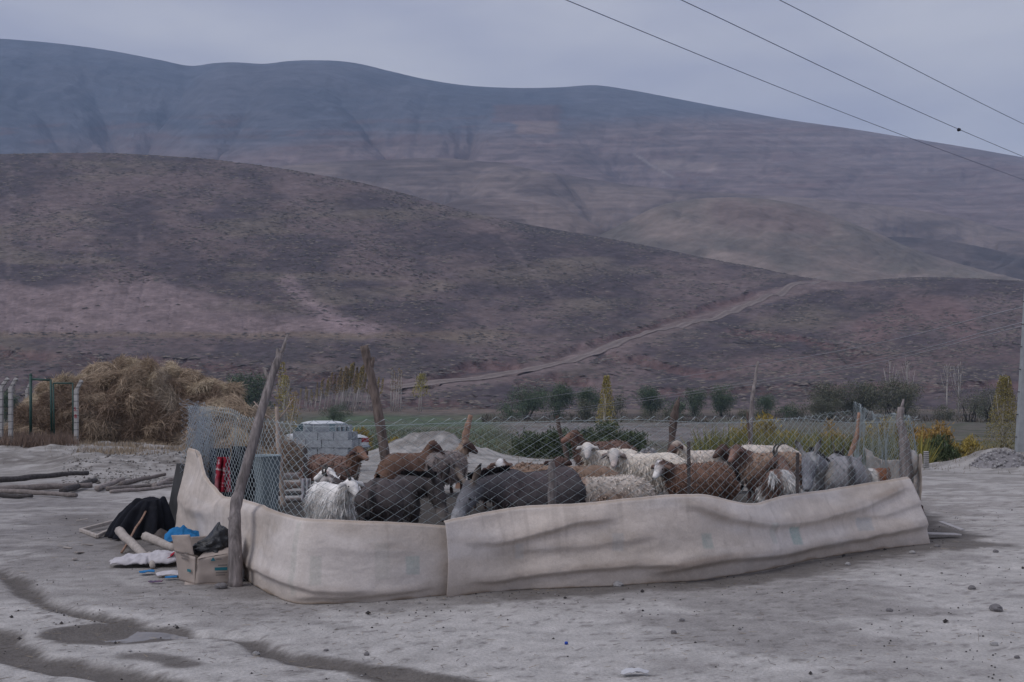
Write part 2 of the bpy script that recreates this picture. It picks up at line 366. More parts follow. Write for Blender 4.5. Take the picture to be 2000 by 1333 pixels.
# ------------------------------------------------------------------ hills
RIDGE_N = [(-1400, 330), (-600, 312), (0, 301), (250, 301), (430, 314), (600, 338), (700, 356), (800, 381), (880, 404), (950, 422), (1060, 444), (1200, 468), (1350, 498), (1500, 530), (1600, 546), (1660, 551), (1720, 546), (1800, 542), (1900, 545), (2000, 549), (2400, 570), (3400, 600)]
def near_pt(px, t):
    rp = sinterp(RIDGE_N, px); Y0 = 400.0; Y1 = 950 - 120 * ss(1200, 1700, px)
    g = np.sin(np.pi / 2 * np.clip(t, 0, 1)) ** .95
    py = 800 + (rp - 800) * g; Y = Y0 + (Y1 - Y0) * t
    z = H - (py - YH) / F * Y
    zr = H - (rp - YH) / F * Y1
    z = np.where(t > 1, zr - (Y - Y1) * .10 - ((Y - Y1) ** 2) * .0012, z)
    X = (px - 1000) / F * Y
    e = 4 * np.clip(t, 0, 1) * (1 - np.clip(t, 0, 1))
    z = z + e * (fbm(X / 90, Y / 60, 4, 11) * 14 + fbm(X / 26, Y / 18, 3, 12) * 5)
    z = z + np.minimum(t, 0) * 60
    return X, Y, z, py
def t_of(px, py):
    rp = sinterp(RIDGE_N, px); g = np.clip((py - 800) / (rp - 800), 0, 1) ** (1 / .95); return np.arcsin(g) / (np.pi / 2)
ROAD = [(760, 757), (850, 747), (930, 738), (1000, 727), (1080, 711), (1150, 692), (1220, 668), (1300, 640), (1380, 615), (1450, 594), (1520, 574), (1580, 560), (1640, 552)]
def build_near_hill():
    pxs = np.concatenate([np.linspace(-1400, -60, 80)[:-1], np.linspace(-60, 2060, 760), np.linspace(2060, 3400, 80)[1:]])
    ts = np.concatenate([np.linspace(-.04, 1, 400), np.linspace(1, 1.7, 30)[1:]])
    PX, T = np.meshgrid(pxs, ts, indexing='ij'); X, Y, Z, PY = near_pt(PX, T)
    PYs = YH - (Z - H) / Y * F
    k1 = fbm(PX / 120, PYs / 40, 4, 61); k2 = fbm(PX / 34, PYs / 11, 4, 62); k3 = fbm(PX / 12, PYs / 3.2, 4, 63)
    grass = A(.148, .120, .116); scrub = A(.082, .071, .076); pink = A(.21, .170, .165); red = A(.170, .112, .105)
    C = mixc(np.broadcast_to(grass, X.shape + (3,)).copy(), scrub, ss(-.20, .16, k1 + .45 * k2))
    C = mixc(C, A(.175, .152, .122), .65 * ss(.05, .3, fbm(PX / 160 + 3, PYs / 30, 4, 64)))
    strk = fbm(PX / 7 + 2 * k1 + PYs / 60, PYs / 60, 4, 65, .6)
    # pink eroded face, lower left
    top = 548 + k2 * 26 + 10 * np.sin(PX / 70); right = 300 + (PYs - 545) * 4.1
    face = ss(-8, 10, PYs - top) * ss(660, 646, PYs + k2 * 16) * ss(40, -60, PX - right + k1 * 220)
    face = face * (1 - .55 * ss(370, 460, PX) * ss(.02, .16, k1 + k2 * .5 + .12))
    C = mixc(C, pink * (1 + 0 * 1), np.clip(face, 0, 1) * .85)
    C = C * (1 + (face * (strk * .28 + k2 * .3))[..., None])
    d, _ = dpoly(PX, PYs, [(560, 552), (600, 590), (650, 625), (720, 650)]); C = mixc(C, A(.27, .215, .215), ss(26, 4, d + k2 * 22) * .6)
    # dry grass line above the bank, dark scrub bank below
    C = mixc(C, A(.185, .150, .112), .6 * ss(9, 2, np.abs(PYs - 655 - k2 * 12)) * ss(1300, 700, PX))
    C = mixc(C, A(.080, .072, .072), .55 * ss(662, 690, PYs) * ss(-.25, .15, k2) * ss(1050, 800, PX))
    bank = ss(.02, .2, fbm(PX / 70, PYs / 9, 4, 71) - .02) * ss(690, 715, PYs) * ss(1250, 950, PX)
    C = mixc(C, red, .5 * bank)
    d, _ = dpoly(PX, PYs, [(1700, 645), (1760, 608), (1850, 612), (1880, 640)]); C = mixc(C, A(.165, .120, .115), .75 * ss(40, 14, d + k1 * 40))
    d, _ = dpoly(PX, PYs, [(1450, 720), (1650, 705), (1900, 690), (2000, 700)]); C = mixc(C, A(.150, .112, .105), .6 * ss(48, 6, d + k1 * 60))
    d, p = dpoly(PX, PYs, ROAD); wr = 16 - 7 * p
    C = mixc(C, A(.185, .150, .140), .75 * ss(wr + 8, wr - 2, d + k2 * 16))
    for tr, tw in ((((175, 415), (170, 470), (178, 520)), 12), (((275, 450), (272, 520)), 7), (((950, 430), (1010, 500), (1075, 570), (1110, 610)), 5), (((18, 320), (22, 420), (15, 540)), 8)):
        d, _ = dpoly(PX, PYs, tr); C = mixc(C, A(.20, .17, .16), .38 * ss(tw * 1.3, 0, d + k2 * 20) * ss(-.25, .15, k1 + k3))
    for sc_, hh, wd_ in (([(835, 728), (900, 708), (960, 702), (1030, 706)], 3.5, 9), ([(1005, 738), (1090, 728), (1180, 742)], 3.0, 8), ([(1170, 690), (1260, 694), (1340, 716), (1420, 722)], 3.0, 8), ([(-60, 672), (150, 690), (330, 698), (520, 716), (700, 728)], 3.0, 10), ([(560, 778), (700, 782), (830, 776), (960, 790)], 3.0, 7), ([(1250, 760), (1450, 752), (1650, 748), (1900, 742), (2060, 745)], 2.5, 8), ([(1060, 694), (1190, 655), (1330, 610), (1480, 568)], 2.2, 6), ([(1420, 640), (1560, 655), (1700, 690)], 2.0, 9), ([(200, 740), (420, 752), (560, 758)], 2.5, 9)):
        d, p = dpoly(PX, PYs, sc_); yy = np.interp(PX, [q[0] for q in sc_], [q[1] for q in sc_]); sd_ = PYs - yy + k2 * 14; inn = ss(sc_[0][0] - 20, sc_[0][0] + 30, PX) * ss(sc_[-1][0] + 20, sc_[-1][0] - 30, PX)
        Z = Z - hh * inn * ss(-1, 5, sd_) * ss(wd_ * 4, 4, sd_); C = mixc(C, red, .62 * inn * ss(-1, 2, sd_) * ss(wd_ + 4, wd_ * .4, sd_ + k3 * 10) * ss(-.25, .1, k1 + k2 * .4 + .1))
    C = 1.08 * C * (1 + (k3 * .62 + k2 * .30)[..., None])
    C = np.clip(C * A(1.03, .985, 1.01), .02, .5)
    Z = Z - .5 * (face * ss(.0, .3, strk)) - 2.2 * bank
    mb = MB(); mb.grid(np.stack([X, Y, Z], -1), C)
    m = mat('hill_scrub', attr=True, rough=1, noise=(.55, .22, .13, .12), bump=(.8, 1.1, .9), spec=.05, stretch=(.55, 1, 1))
    struct(mb.obj('near_hill', m), 'dark scrubby near hill with a pink eroded face at lower left')
    # track
    xs = np.linspace(760, 1640, 240); ys = sinterp(ROAD, xs); tt = t_of(xs, ys); X, Y, Z, _ = near_pt(xs, tt)
    P = np.stack([X, Y, Z], 1); Tn = np.gradient(P, axis=0); Tn[:, 2] = 0; Tn /= np.linalg.norm(Tn, axis=1)[:, None]; S = np.cross(Tn, A(0, 0, 1))
    wd = 2.6 * (1 + .35 * fbm(xs / 20, xs * 0, 3, 5)); rowsP = []; rowsC = []
    for k in np.linspace(-1, 1, 9):
        q = P + S * (wd * k)[:, None]
        pxq = 1000 + F * q[:, 0] / q[:, 1]; Yq = q[:, 1]; Y1 = 950 - 120 * ss(1200, 1700, pxq); tq = (Yq - 400) / (Y1 - 400)
        _, _, zq, _ = near_pt(pxq, tq); q[:, 2] = zq + .35 - .12 * abs(k); rowsP.append(q)
        rowsC.append(np.broadcast_to(A(.19, .158, .148) * (1.12 if .3 < abs(k) < .8 else .9), q.shape) * (1 + .4 * fbm(xs / 9, xs * 0 + k * 3, 3, 6))[:, None])
    mb = MB(); mb.grid(np.array(rowsP)[::-1], np.array(rowsC)[::-1])
    struct(mb.obj('dirt_track', mat('track_dust', attr=True, rough=1, noise=(.6, .15), spec=.05)), 'pale dirt track climbing across the near hill')
    # tussocks on the hillside: one uncountable cover
    n = 60000; px = rng.uniform(-200, 2200, n); t = rng.uniform(.0, .97, n) ** 1.15; X, Y, Z, _ = near_pt(px, t); py = YH - (Z - H) / Y * F
    keep = (fbm(px / 70, py / 22, 3, 61) + .5 * fbm(px / 18, py / 8, 3, 62) + rng.normal(size=n) * .12 > -.03)
    fc = (py > 552) & (py < 650) & (px < 300 + (py - 545) * 4.1); keep &= ~(fc & (rng.random(n) < .93))
    d, _ = dpoly(px, py, ROAD); keep &= d > 12
    X, Y, Z = X[keep], Y[keep], Z[keep]; n = len(X); sc = rng.uniform(.22, .62, n) * (.7 + Y / 1400)
    base = np.stack([np.cos(np.arange(5) * 1.2566), np.sin(np.arange(5) * 1.2566), np.full(5, -.15)], 1)
    V = np.concatenate([base[None] * rng.uniform(.7, 1.3, (n, 5, 1)), rng.normal(0, .15, (n, 1, 3)) + A(0, 0, .75)], 1) * sc[:, None, None] * A(2.7, 1.0, .85) + np.stack([X, Y, Z], 1)[:, None]
    k = np.arange(5); T = np.stack([k, (k + 1) % 5, np.full(5, 5)], 1)
    c = np.where(rng.random((n, 1)) < .68, A(.092, .083, .080), A(.175, .150, .130)) * rng.uniform(.75, 1.25, (n, 1))
    mb = MB(); mb.add(V.reshape(-1, 3), None, (np.arange(n)[:, None, None] * 6 + T).reshape(-1, 3), np.repeat(c, 6, 0))
    tag(mb.obj('hillside_tussocks', mat('tussock', attr=True, rough=1, spec=.05)), 'low dark tussocks of dry scrub covering the near hillside', 'scrub', kind='stuff')
build_near_hill()

def layer(name, label, ridge, Y0, Y1, base, seed, cfun, amp, creases=(), exp=.95, spur=.42):
    pxs = np.concatenate([np.linspace(-1600, -60, 60)[:-1], np.linspace(-60, 2060, 560), np.linspace(2060, 3600, 60)[1:]])
    ts = np.concatenate([np.linspace(0, 1, 230), np.linspace(1, 1.35, 16)[1:]])
    PX, T = np.meshgrid(pxs, ts, indexing='ij'); rp = sinterp(ridge, PX); bp = interp(base, PX) if not np.isscalar(base) else base
    g = np.sin(np.pi / 2 * np.clip(T, 0, 1)) ** exp; PY = bp + (rp - bp) * g; Y = Y0 + (Y1 - Y0) * T; Z = H - (PY - YH) / F * Y
    Z = np.where(T > 1, H - (rp - YH) / F * Y1 - (Y - Y1) * .12 - (Y - Y1) ** 2 * .0006, Z); X = (PX - 1000) / F * Y
    e = 4 * np.clip(T, 0, 1) * (1 - np.clip(T, 0, 1))
    s = Y1 / 1000
    Z = Z + e * amp * (fbm(X / (110 * s), Y / (130 * s), 4, seed) + .35 * fbm(X / (30 * s), Y / (34 * s), 3, seed + 1))
    sp = fbm(PX / 130 + PY / 110 + 1.2 * fbm(PX / 120, PY / 70, 2, seed + 9), PY / 150 - PX / 400, 4, seed + 8, .5)
    Z = Z + e * amp * spur * (np.abs(sp) * 2 - .3) * ss(0, .35, 1 - np.clip(T, 0, 1))
    for pts, dep, wd in creases:
        d, p = dpoly(PX, PY, pts); d = d + fbm(PX / 22, PY / 18, 4, seed + 5, .6) * 16
        Z = Z - dep * np.exp(-np.abs(d) / wd) * p * (1 - .35 * p) * np.sqrt(e)
    C = cfun(PX, YH - (Z - H) / Y * F, X, Y)
    mb = MB(); mb.grid(np.stack([X, Y, Z], -1), np.clip(C, .02, .6))
    m = mat('dry_slope_' + name, attr=True, rough=1, noise=(.12 / s, .16, .02, .10), bump=(.22 / s, 3.0 * s, .6), spec=.04, stretch=(.6, 1, 1))
    return struct(mb.obj(name, m), label)
def c_mid1(PX, PY, X, Y):
    k1 = fbm(PX / 110, PY / 34, 4, 131); k2 = fbm(PX / 26, PY / 7, 4, 132)
    C = mixc(np.broadcast_to(A(.230, .188, .168), PX.shape + (3,)).copy(), A(.150, .132, .122), ss(-.15, .2, k1 + .3 * k2))
    d, _ = dpoly(PX, PY, [(1420, 420), (1560, 425), (1600, 440)]); C = mixc(C, A(.175, .132, .125), .7 * ss(40, 5, d + k1 * 60))
    C = mixc(C, A(.225, .195, .165), .6 * ss(500, 540, PY) * ss(-.1, .2, k1))
    dk = ss(460, 474, PY - (PX - 1740) * .06 + 0) * ss(1650, 1760, PX)
    k3 = fbm(PX / 8, PY / 3, 4, 135, .6); return C * (1 + (k2 * .40 + k3 * .35)[..., None])
def c_mid2(PX, PY, X, Y):
    k1 = fbm(PX / 120, PY / 22, 4, 141); k2 = fbm(PX / 60, PY / 3.5, 4, 142)
    C = mixc(np.broadcast_to(A(.215, .172, .158), PX.shape + (3,)).copy(), A(.130, .106, .104), ss(-.12, .18, k1 + .4 * k2))
    C = mixc(C, A(.210, .168, .158), .7 * ss(.02, .14, fbm(PX / 90, PY / 9, 3, 143)) * ss(1150, 900, PX))
    d, _ = dpoly(PX, PY, [(1180, 338), (1270, 330), (1400, 345)]); C = mixc(C, A(.235, .195, .18), .45 * ss(16, 3, d + k1 * 20))
    dk = ss(-4, 8, PY - 464 - (PX - 1740) * .13 + k1 * 14) * ss(1660, 1740, PX); C = mixc(C, A(.085, .076, .080), .8 * dk)
    tr_ = fbm(PX / 140 + 4, PY / 2.6 + PX / 200, 3, 146); C = C * (1 + .55 * tr_ * ss(1250, 950, PX))[..., None]
    k3 = fbm(PX / 10, PY / 4, 4, 145, .6); return C * (1 + (k2 * .45 + k3 * .30)[..., None])
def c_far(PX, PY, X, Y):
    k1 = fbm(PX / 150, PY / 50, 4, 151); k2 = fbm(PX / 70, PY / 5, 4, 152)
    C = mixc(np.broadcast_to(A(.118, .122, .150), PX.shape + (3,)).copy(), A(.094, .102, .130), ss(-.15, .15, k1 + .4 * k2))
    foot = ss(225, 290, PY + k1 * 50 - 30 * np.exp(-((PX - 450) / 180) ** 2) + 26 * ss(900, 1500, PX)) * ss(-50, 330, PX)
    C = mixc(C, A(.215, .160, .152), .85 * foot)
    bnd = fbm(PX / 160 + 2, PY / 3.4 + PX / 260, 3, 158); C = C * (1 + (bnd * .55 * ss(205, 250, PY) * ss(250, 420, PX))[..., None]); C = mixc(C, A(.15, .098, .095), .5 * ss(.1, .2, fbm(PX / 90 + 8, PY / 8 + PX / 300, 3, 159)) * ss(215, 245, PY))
    st = ss(.04, .16, fbm(PX / 50, PY / 4.5, 3, 153)) * ss(900, 980, PX) * ss(230, 260, PY) * ss(1700, 1300, PX); C = mixc(C, A(.115, .090, .092), .6 * st)
    for x0, x1, y0, y1, c in ((1010, 1090, 236, 262, (.27, .19, .16)), (965, 1095, 205, 240, (.14, .095, .095)), (385, 520, 262, 272, (.125, .092, .092)), (1270, 1330, 312, 332, (.30, .24, .215)), (1340, 1400, 318, 335, (.29, .23, .21)), (1600, 1640, 300, 314, (.20, .15, .14)), (590, 660, 290, 312, (.15, .115, .112)), (1100, 1260, 300, 318, (.13, .10, .10))):
        m = ss(-8, 6, PX + k2 * 30 - x0) * ss(8, -6, PX + k2 * 30 - x1) * ss(-3, 3, PY - y0) * ss(3, -3, PY - y1); C = mixc(C, np.array(c), .6 * m)
    d, _ = dpoly(PX, PY, [(1238, 300), (1270, 322), (1315, 347)]); C = mixc(C, A(.34, .30, .29), .7 * ss(3.2, .8, d + k2 * 7) * ss(-.2, .1, k2 + .1))
    k3 = fbm(PX / 14, PY / 5, 4, 155, .6); return C * (1 + (k2 * .35 + k3 * .30)[..., None])
layer('front_foothill', 'pale dry rounded foothill behind the near ridge on the right', [(-1600, 470), (900, 480), (1100, 480), (1160, 464), (1220, 436), (1290, 404), (1360, 390), (1450, 386), (1550, 398), (1650, 431), (1800, 492), (2000, 548), (2400, 610), (3600, 640)], 960, 1330, 640, 101, c_mid1, 30, [([(1300, 420), (1240, 450), (1200, 470)], 10, 14)])
layer('middle_hills', 'brown striped hills between the foothill and the far mountain', [(-1600, 360), (-100, 352), (300, 346), (500, 330), (620, 318), (760, 312), (860, 309), (960, 318), (1080, 338), (1250, 364), (1400, 376), (1560, 386), (1750, 404), (1900, 432), (2000, 455), (2500, 540), (3600, 600)], 1400, 1950, 560, 111, c_mid2, 62,
      [([(1095, 355), (1130, 395), (1170, 420), (1210, 445)], 90, 22), ([(1380, 376), (1440, 390), (1500, 410)], 60, 18), ([(1700, 405), (1800, 430), (1920, 465)], 80, 26), ([(1560, 386), (1680, 430), (1760, 462)], 60, 26), ([(600, 322), (760, 345), (900, 390)], 40, 24)])
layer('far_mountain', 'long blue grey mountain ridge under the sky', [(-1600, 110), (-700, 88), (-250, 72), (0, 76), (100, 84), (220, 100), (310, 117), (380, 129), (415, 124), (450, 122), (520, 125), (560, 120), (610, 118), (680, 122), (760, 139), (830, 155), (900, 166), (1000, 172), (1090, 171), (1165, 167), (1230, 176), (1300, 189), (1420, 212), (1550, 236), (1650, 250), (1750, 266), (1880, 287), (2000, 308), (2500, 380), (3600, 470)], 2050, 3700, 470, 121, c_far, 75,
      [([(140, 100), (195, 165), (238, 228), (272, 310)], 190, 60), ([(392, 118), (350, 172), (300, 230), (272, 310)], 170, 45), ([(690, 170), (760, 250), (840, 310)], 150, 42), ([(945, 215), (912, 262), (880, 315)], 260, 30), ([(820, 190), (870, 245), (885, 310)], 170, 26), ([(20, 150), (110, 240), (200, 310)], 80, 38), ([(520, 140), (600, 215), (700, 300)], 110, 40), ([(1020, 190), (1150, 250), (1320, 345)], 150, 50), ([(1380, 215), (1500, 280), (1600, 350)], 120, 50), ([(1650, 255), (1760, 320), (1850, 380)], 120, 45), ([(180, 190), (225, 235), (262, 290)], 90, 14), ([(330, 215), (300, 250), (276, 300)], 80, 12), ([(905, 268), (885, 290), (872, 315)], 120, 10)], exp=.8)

def c_dark(PX, PY, X, Y):
    k1 = fbm(PX / 60, PY / 18, 4, 171); k3 = fbm(PX / 8, PY / 3, 4, 172, .6)
    return mixc(np.broadcast_to(A(.125, .104, .102), PX.shape + (3,)).copy(), A(.090, .078, .080), ss(-.15, .2, k1)) * (1 + (k3 * .5)[..., None])
layer('gully_hill', 'low brown hill beside the gully left of the pale foothill', [(-1600, 560), (700, 500), (800, 440), (870, 398), (950, 389), (1040, 395), (1110, 412), (1160, 438), (1210, 468), (1300, 530), (1500, 600), (3600, 720)], 1010, 1390, 640, 181, c_mid2, 22, [([(960, 395), (1040, 425), (1120, 455)], 30, 20)])
layer('dark_flank_hill', 'dark brown hill flank at the right behind the pale foothill', [(-1600, 660), (1450, 620), (1560, 520), (1640, 474), (1740, 463), (1850, 471), (2000, 500), (2300, 540), (3600, 660)], 1340, 1640, 640, 191, c_dark, 20)
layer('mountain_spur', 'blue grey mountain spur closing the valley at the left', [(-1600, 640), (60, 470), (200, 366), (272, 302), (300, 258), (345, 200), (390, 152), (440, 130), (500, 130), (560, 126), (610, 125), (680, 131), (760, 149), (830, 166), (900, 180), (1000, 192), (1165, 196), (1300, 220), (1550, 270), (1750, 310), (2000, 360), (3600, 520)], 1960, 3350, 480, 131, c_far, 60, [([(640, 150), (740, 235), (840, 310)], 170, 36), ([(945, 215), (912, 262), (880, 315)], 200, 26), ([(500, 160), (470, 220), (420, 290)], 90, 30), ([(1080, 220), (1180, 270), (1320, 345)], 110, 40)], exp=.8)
# haze: the air between here and the mountain ---------------------------
def build_haze():
    mb = MB(); mb.box((0, 2300, 560), (9000, 5600, 1138))
    o = mb.obj('haze', None, smooth=False); m = bpy.data.materials.new('haze_air'); m.use_nodes = True; t = m.node_tree; t.nodes.clear()
    ou = t.nodes.new('ShaderNodeOutputMaterial'); v = t.nodes.new('ShaderNodeVolumePrincipled')
    v.inputs['Color'].default_value = (.46, .66, 1.0, 1); v.inputs['Density'].default_value = .00015; v.inputs['Anisotropy'].default_value = 0
    t.links.new(v.outputs['Volume'], ou.inputs['Volume']); o.data.materials.append(m); o['kind'] = 'stuff'; o['label'] = 'thin blue evening haze in the air'
build_haze()
# ------------------------------------------------------------------ posts
M_WOOD = mat('weathered_wood', (.215, .19, .185), .85, noise=(12, .5, 40, .3), bump=(30, .03, 1), stretch=(1, 1, .22))
M_BARK = mat('bark', (.105, .080, .070), .9, noise=(16, .55), bump=(26, .03, 1), stretch=(1, 1, .25))
M_REDWOOD = mat('raw_wood', (.30, .19, .14), .85, noise=(12, .35), bump=(30, .02, .8), stretch=(1, 1, .2))
M_METAL = mat('rusty_steel', (.10, .085, .082), .6, noise=(20, .4), metal=.5)
def post(name, label, pts, radii, m, group=None, cat='post', stubs=(), sides=10, seed=0, wob=.012, extra=None, parts=()):
    """pts: list of (px, py, Y) control points from the foot up"""
    C = np.array([W(*p) for p in pts]); n = 26; t = np.linspace(0, 1, len(C)); tt = np.linspace(0, 1, n)
    P = np.stack([np.interp(tt, t, C[:, k]) for k in range(3)], 1)
    if len(C) > 2:
        for _ in range(3): P[1:-1] = .5 * P[1:-1] + .25 * (P[:-2] + P[2:])
    P[:, 0] += fbm(tt * 6 + seed, tt * 0, 3, seed) * wob * 2; P[:, 1] += fbm(tt * 6 + seed, tt * 0 + 5, 3, seed + 9) * wob * 2
    R = np.interp(tt, np.linspace(0, 1, len(radii)), radii) * (1 + .35 * fbm(tt * 14, tt * 0 + seed, 3, seed + 3))
    root = thing(name, label, cat, P[0], group)
    mb = MB(); mb.tube(P, R, sides)
    V = mb.V[-1]; V += (fbm(V[:, 2] * 30 + seed, V[:, 0] * 60 + V[:, 1] * 40, 3, seed)[:, None]) * R.mean() * .35 * A(1, 1, 0)
    o = mb.obj('shaft', m, root)
    for (f, d, L, r) in stubs:
        i = int(f * (n - 1)); mb = MB(); q = P[i]; d = A(*d) / np.linalg.norm(d)
        mb.tube([q - d * .02, q + d * L * .5, q + d * L + A(0, 0, L * .15)], [r * 1.1, r, r * .6], 7); mb.obj('branch_stub', m, root)
    return root, P
Z0 = lambda px, py: H * F / (py - YH)
post('wooden_post', 'tall forked grey wooden pole leaning right at the front left corner', [(458, 1150, 11.35), (462, 1090, 11.35), (455, 1000, 11.5), (468, 960, 11.6), (500, 850, 11.7), (528, 745, 11.8), (548, 690, 11.8)], [.072, .068, .056, .054, .049, .041, .028], M_WOOD, 'wooden poles of the animal pen', seed=1,
     stubs=[(.97, (.45, 0, 1), .24, .020), (.985, (-.05, 0, 1), .10, .022), (.84, (-.45, 0, .9), .13, .022), (.30, (-.6, 0, .8), .10, .022), (.13, (.5, -.2, .8), .10, .022)])
post('wooden_post', 'thick dark pole leaning left with bark peeling off, behind brown sheep', [(762, 968, 22.0), (752, 890, 22), (738, 800, 22), (725, 735, 22), (711, 676, 22)], [.10, .098, .095, .085, .072], mat('grey_bark', (.15, .118, .105), .9, noise=(16, .55), bump=(26, .03, 1), stretch=(1, 1, .25)), 'wooden poles of the animal pen', seed=2,
     stubs=[(.80, (.35, 0, 1), .22, .05), (.45, (.5, -.3, .5), .1, .05)])
post('wooden_post', 'brown split stake behind the grey brown sheep with dark head', [(894, 968, 23.8), (903, 900, 23.8), (911, 845, 23.8), (919, 811, 23.8)], [.06, .065, .075, .045], M_REDWOOD, 'wooden poles of the animal pen', seed=3)
post('wooden_post', 'bent thin brown stick behind the dark eared sheep', [(1112, 935, 25), (1106, 885, 25), (1094, 845, 25), (1087, 812, 25)], [.06, .058, .05, .045], M_BARK, 'wooden poles of the animal pen', seed=4)
post('wooden_post', 'dark knotty stake rising behind the stone heap', [(1304, 930, 27), (1312, 860, 27), (1316, 815, 27), (1325, 782, 27)], [.07, .075, .10, .04], M_BARK, 'wooden poles of the animal pen', seed=5, stubs=[(.95, (.3, 0, 1), .16, .02)])
post('wooden_post', 'tall thin grey pole furthest back above the yellow shrubs', [(1464, 925, 28.5), (1465, 870, 28.5), (1469, 780, 28.5), (1480, 706, 28.5)], [.055, .055, .05, .03], M_WOOD, 'wooden poles of the animal pen', seed=6)
post('wooden_post', 'short dark stick leaning against the foot of the tall thin pole', [(1467, 920, 28), (1463, 850, 28), (1459, 805, 28)], [.035, .03, .02], M_BARK, 'wooden poles of the animal pen', seed=16)
post('wooden_post', 'reddish bare stick standing beside the inside tarp', [(1655, 915, 22.5), (1662, 885, 22.5), (1674, 850, 22.5), (1678, 806, 22.5)], [.05, .05, .045, .03], M_REDWOOD, 'wooden poles of the animal pen', seed=7)
post('wooden_post', 'broad pale wooden stake at the middle of the front fence', [(1079, 1100, 11.75), (1079, 1000, 11.8), (1078, 940, 11.8), (1077, 902, 11.8)], [.045, .045, .042, .034], M_WOOD, 'wooden poles of the animal pen', seed=8)
post('wooden_post', 'stout grey corner pole with wire mesh tied to it at far right', [(1772, 1040, 15.0), (1771, 930, 15.0), (1766, 865, 15.0), (1757, 825, 15), (1760, 796, 15.0)], [.09, .085, .065, .045, .04], M_WOOD, 'wooden poles of the animal pen', seed=9, stubs=[(.97, (.3, 0, 1), .12, .02)])
post('wooden_post', 'pale thin peeled pole left of the rusty steel stake', [(553, 990, 19.8), (549, 930, 19.8), (542, 850, 19.8), (541, 795, 19.8)], [.045, .042, .04, .025], mat('peeled_wood', (.36, .29, .245), .85, noise=(14, .3), bump=(30, .02, .8), stretch=(1, 1, .2)), 'wooden poles of the animal pen', seed=10, stubs=[(.8, (-.8, 0, .6), .5, .014), (.85, (.7, 0, .8), .4, .012)])
for lab, pts, r in (('rusty angle steel stake left of the brown sheep', [(597, 985, 20.2), (597, 872, 20.2)], .035), ('thin dark steel rod in front of the rust coloured sheep', [(1346, 1040, 12.15), (1345, 863, 12.15)], .016), ('grey steel rod in front of the grey donkey face', [(1556, 1020, 13.25), (1558, 884, 13.25)], .016)):
    P = np.array([W(*p) for p in pts]); root = thing('steel_stake', lab, 'stake', P[0], 'steel stakes of the animal pen')
    mb = MB(); d = r
    prof = A([-d, -d, 0], [d, -d, 0], [d, -d * .6, 0], [-d * .6, -d * .6, 0], [-d * .6, d, 0], [-d, d, 0])
    for q in P: pass
    V = np.vstack([prof + P[0], prof + P[1]]); Q = [[i, (i + 1) % 6, 6 + (i + 1) % 6, 6 + i] for i in range(6)]
    mb.add(V, Q + [[6, 7, 8, 9], [6, 9, 10, 11]]); mb.obj('angle_bar', M_METAL, root, smooth=False)
    mb = MB(); k = P[0] + (P[1] - P[0]) * .75; mb.tube([k + A(-r * 1.4, -r * 1.6, 0), k + A(r * 1.4, -r * 1.6, .01), k + A(r * 1.5, r * 1.4, 0), k + A(-r * 1.4, r * 1.4, -.01), k + A(-r * 1.4, -r * 1.6, 0)], .005, 5); mb.obj('wire_tie', M_METAL, root)

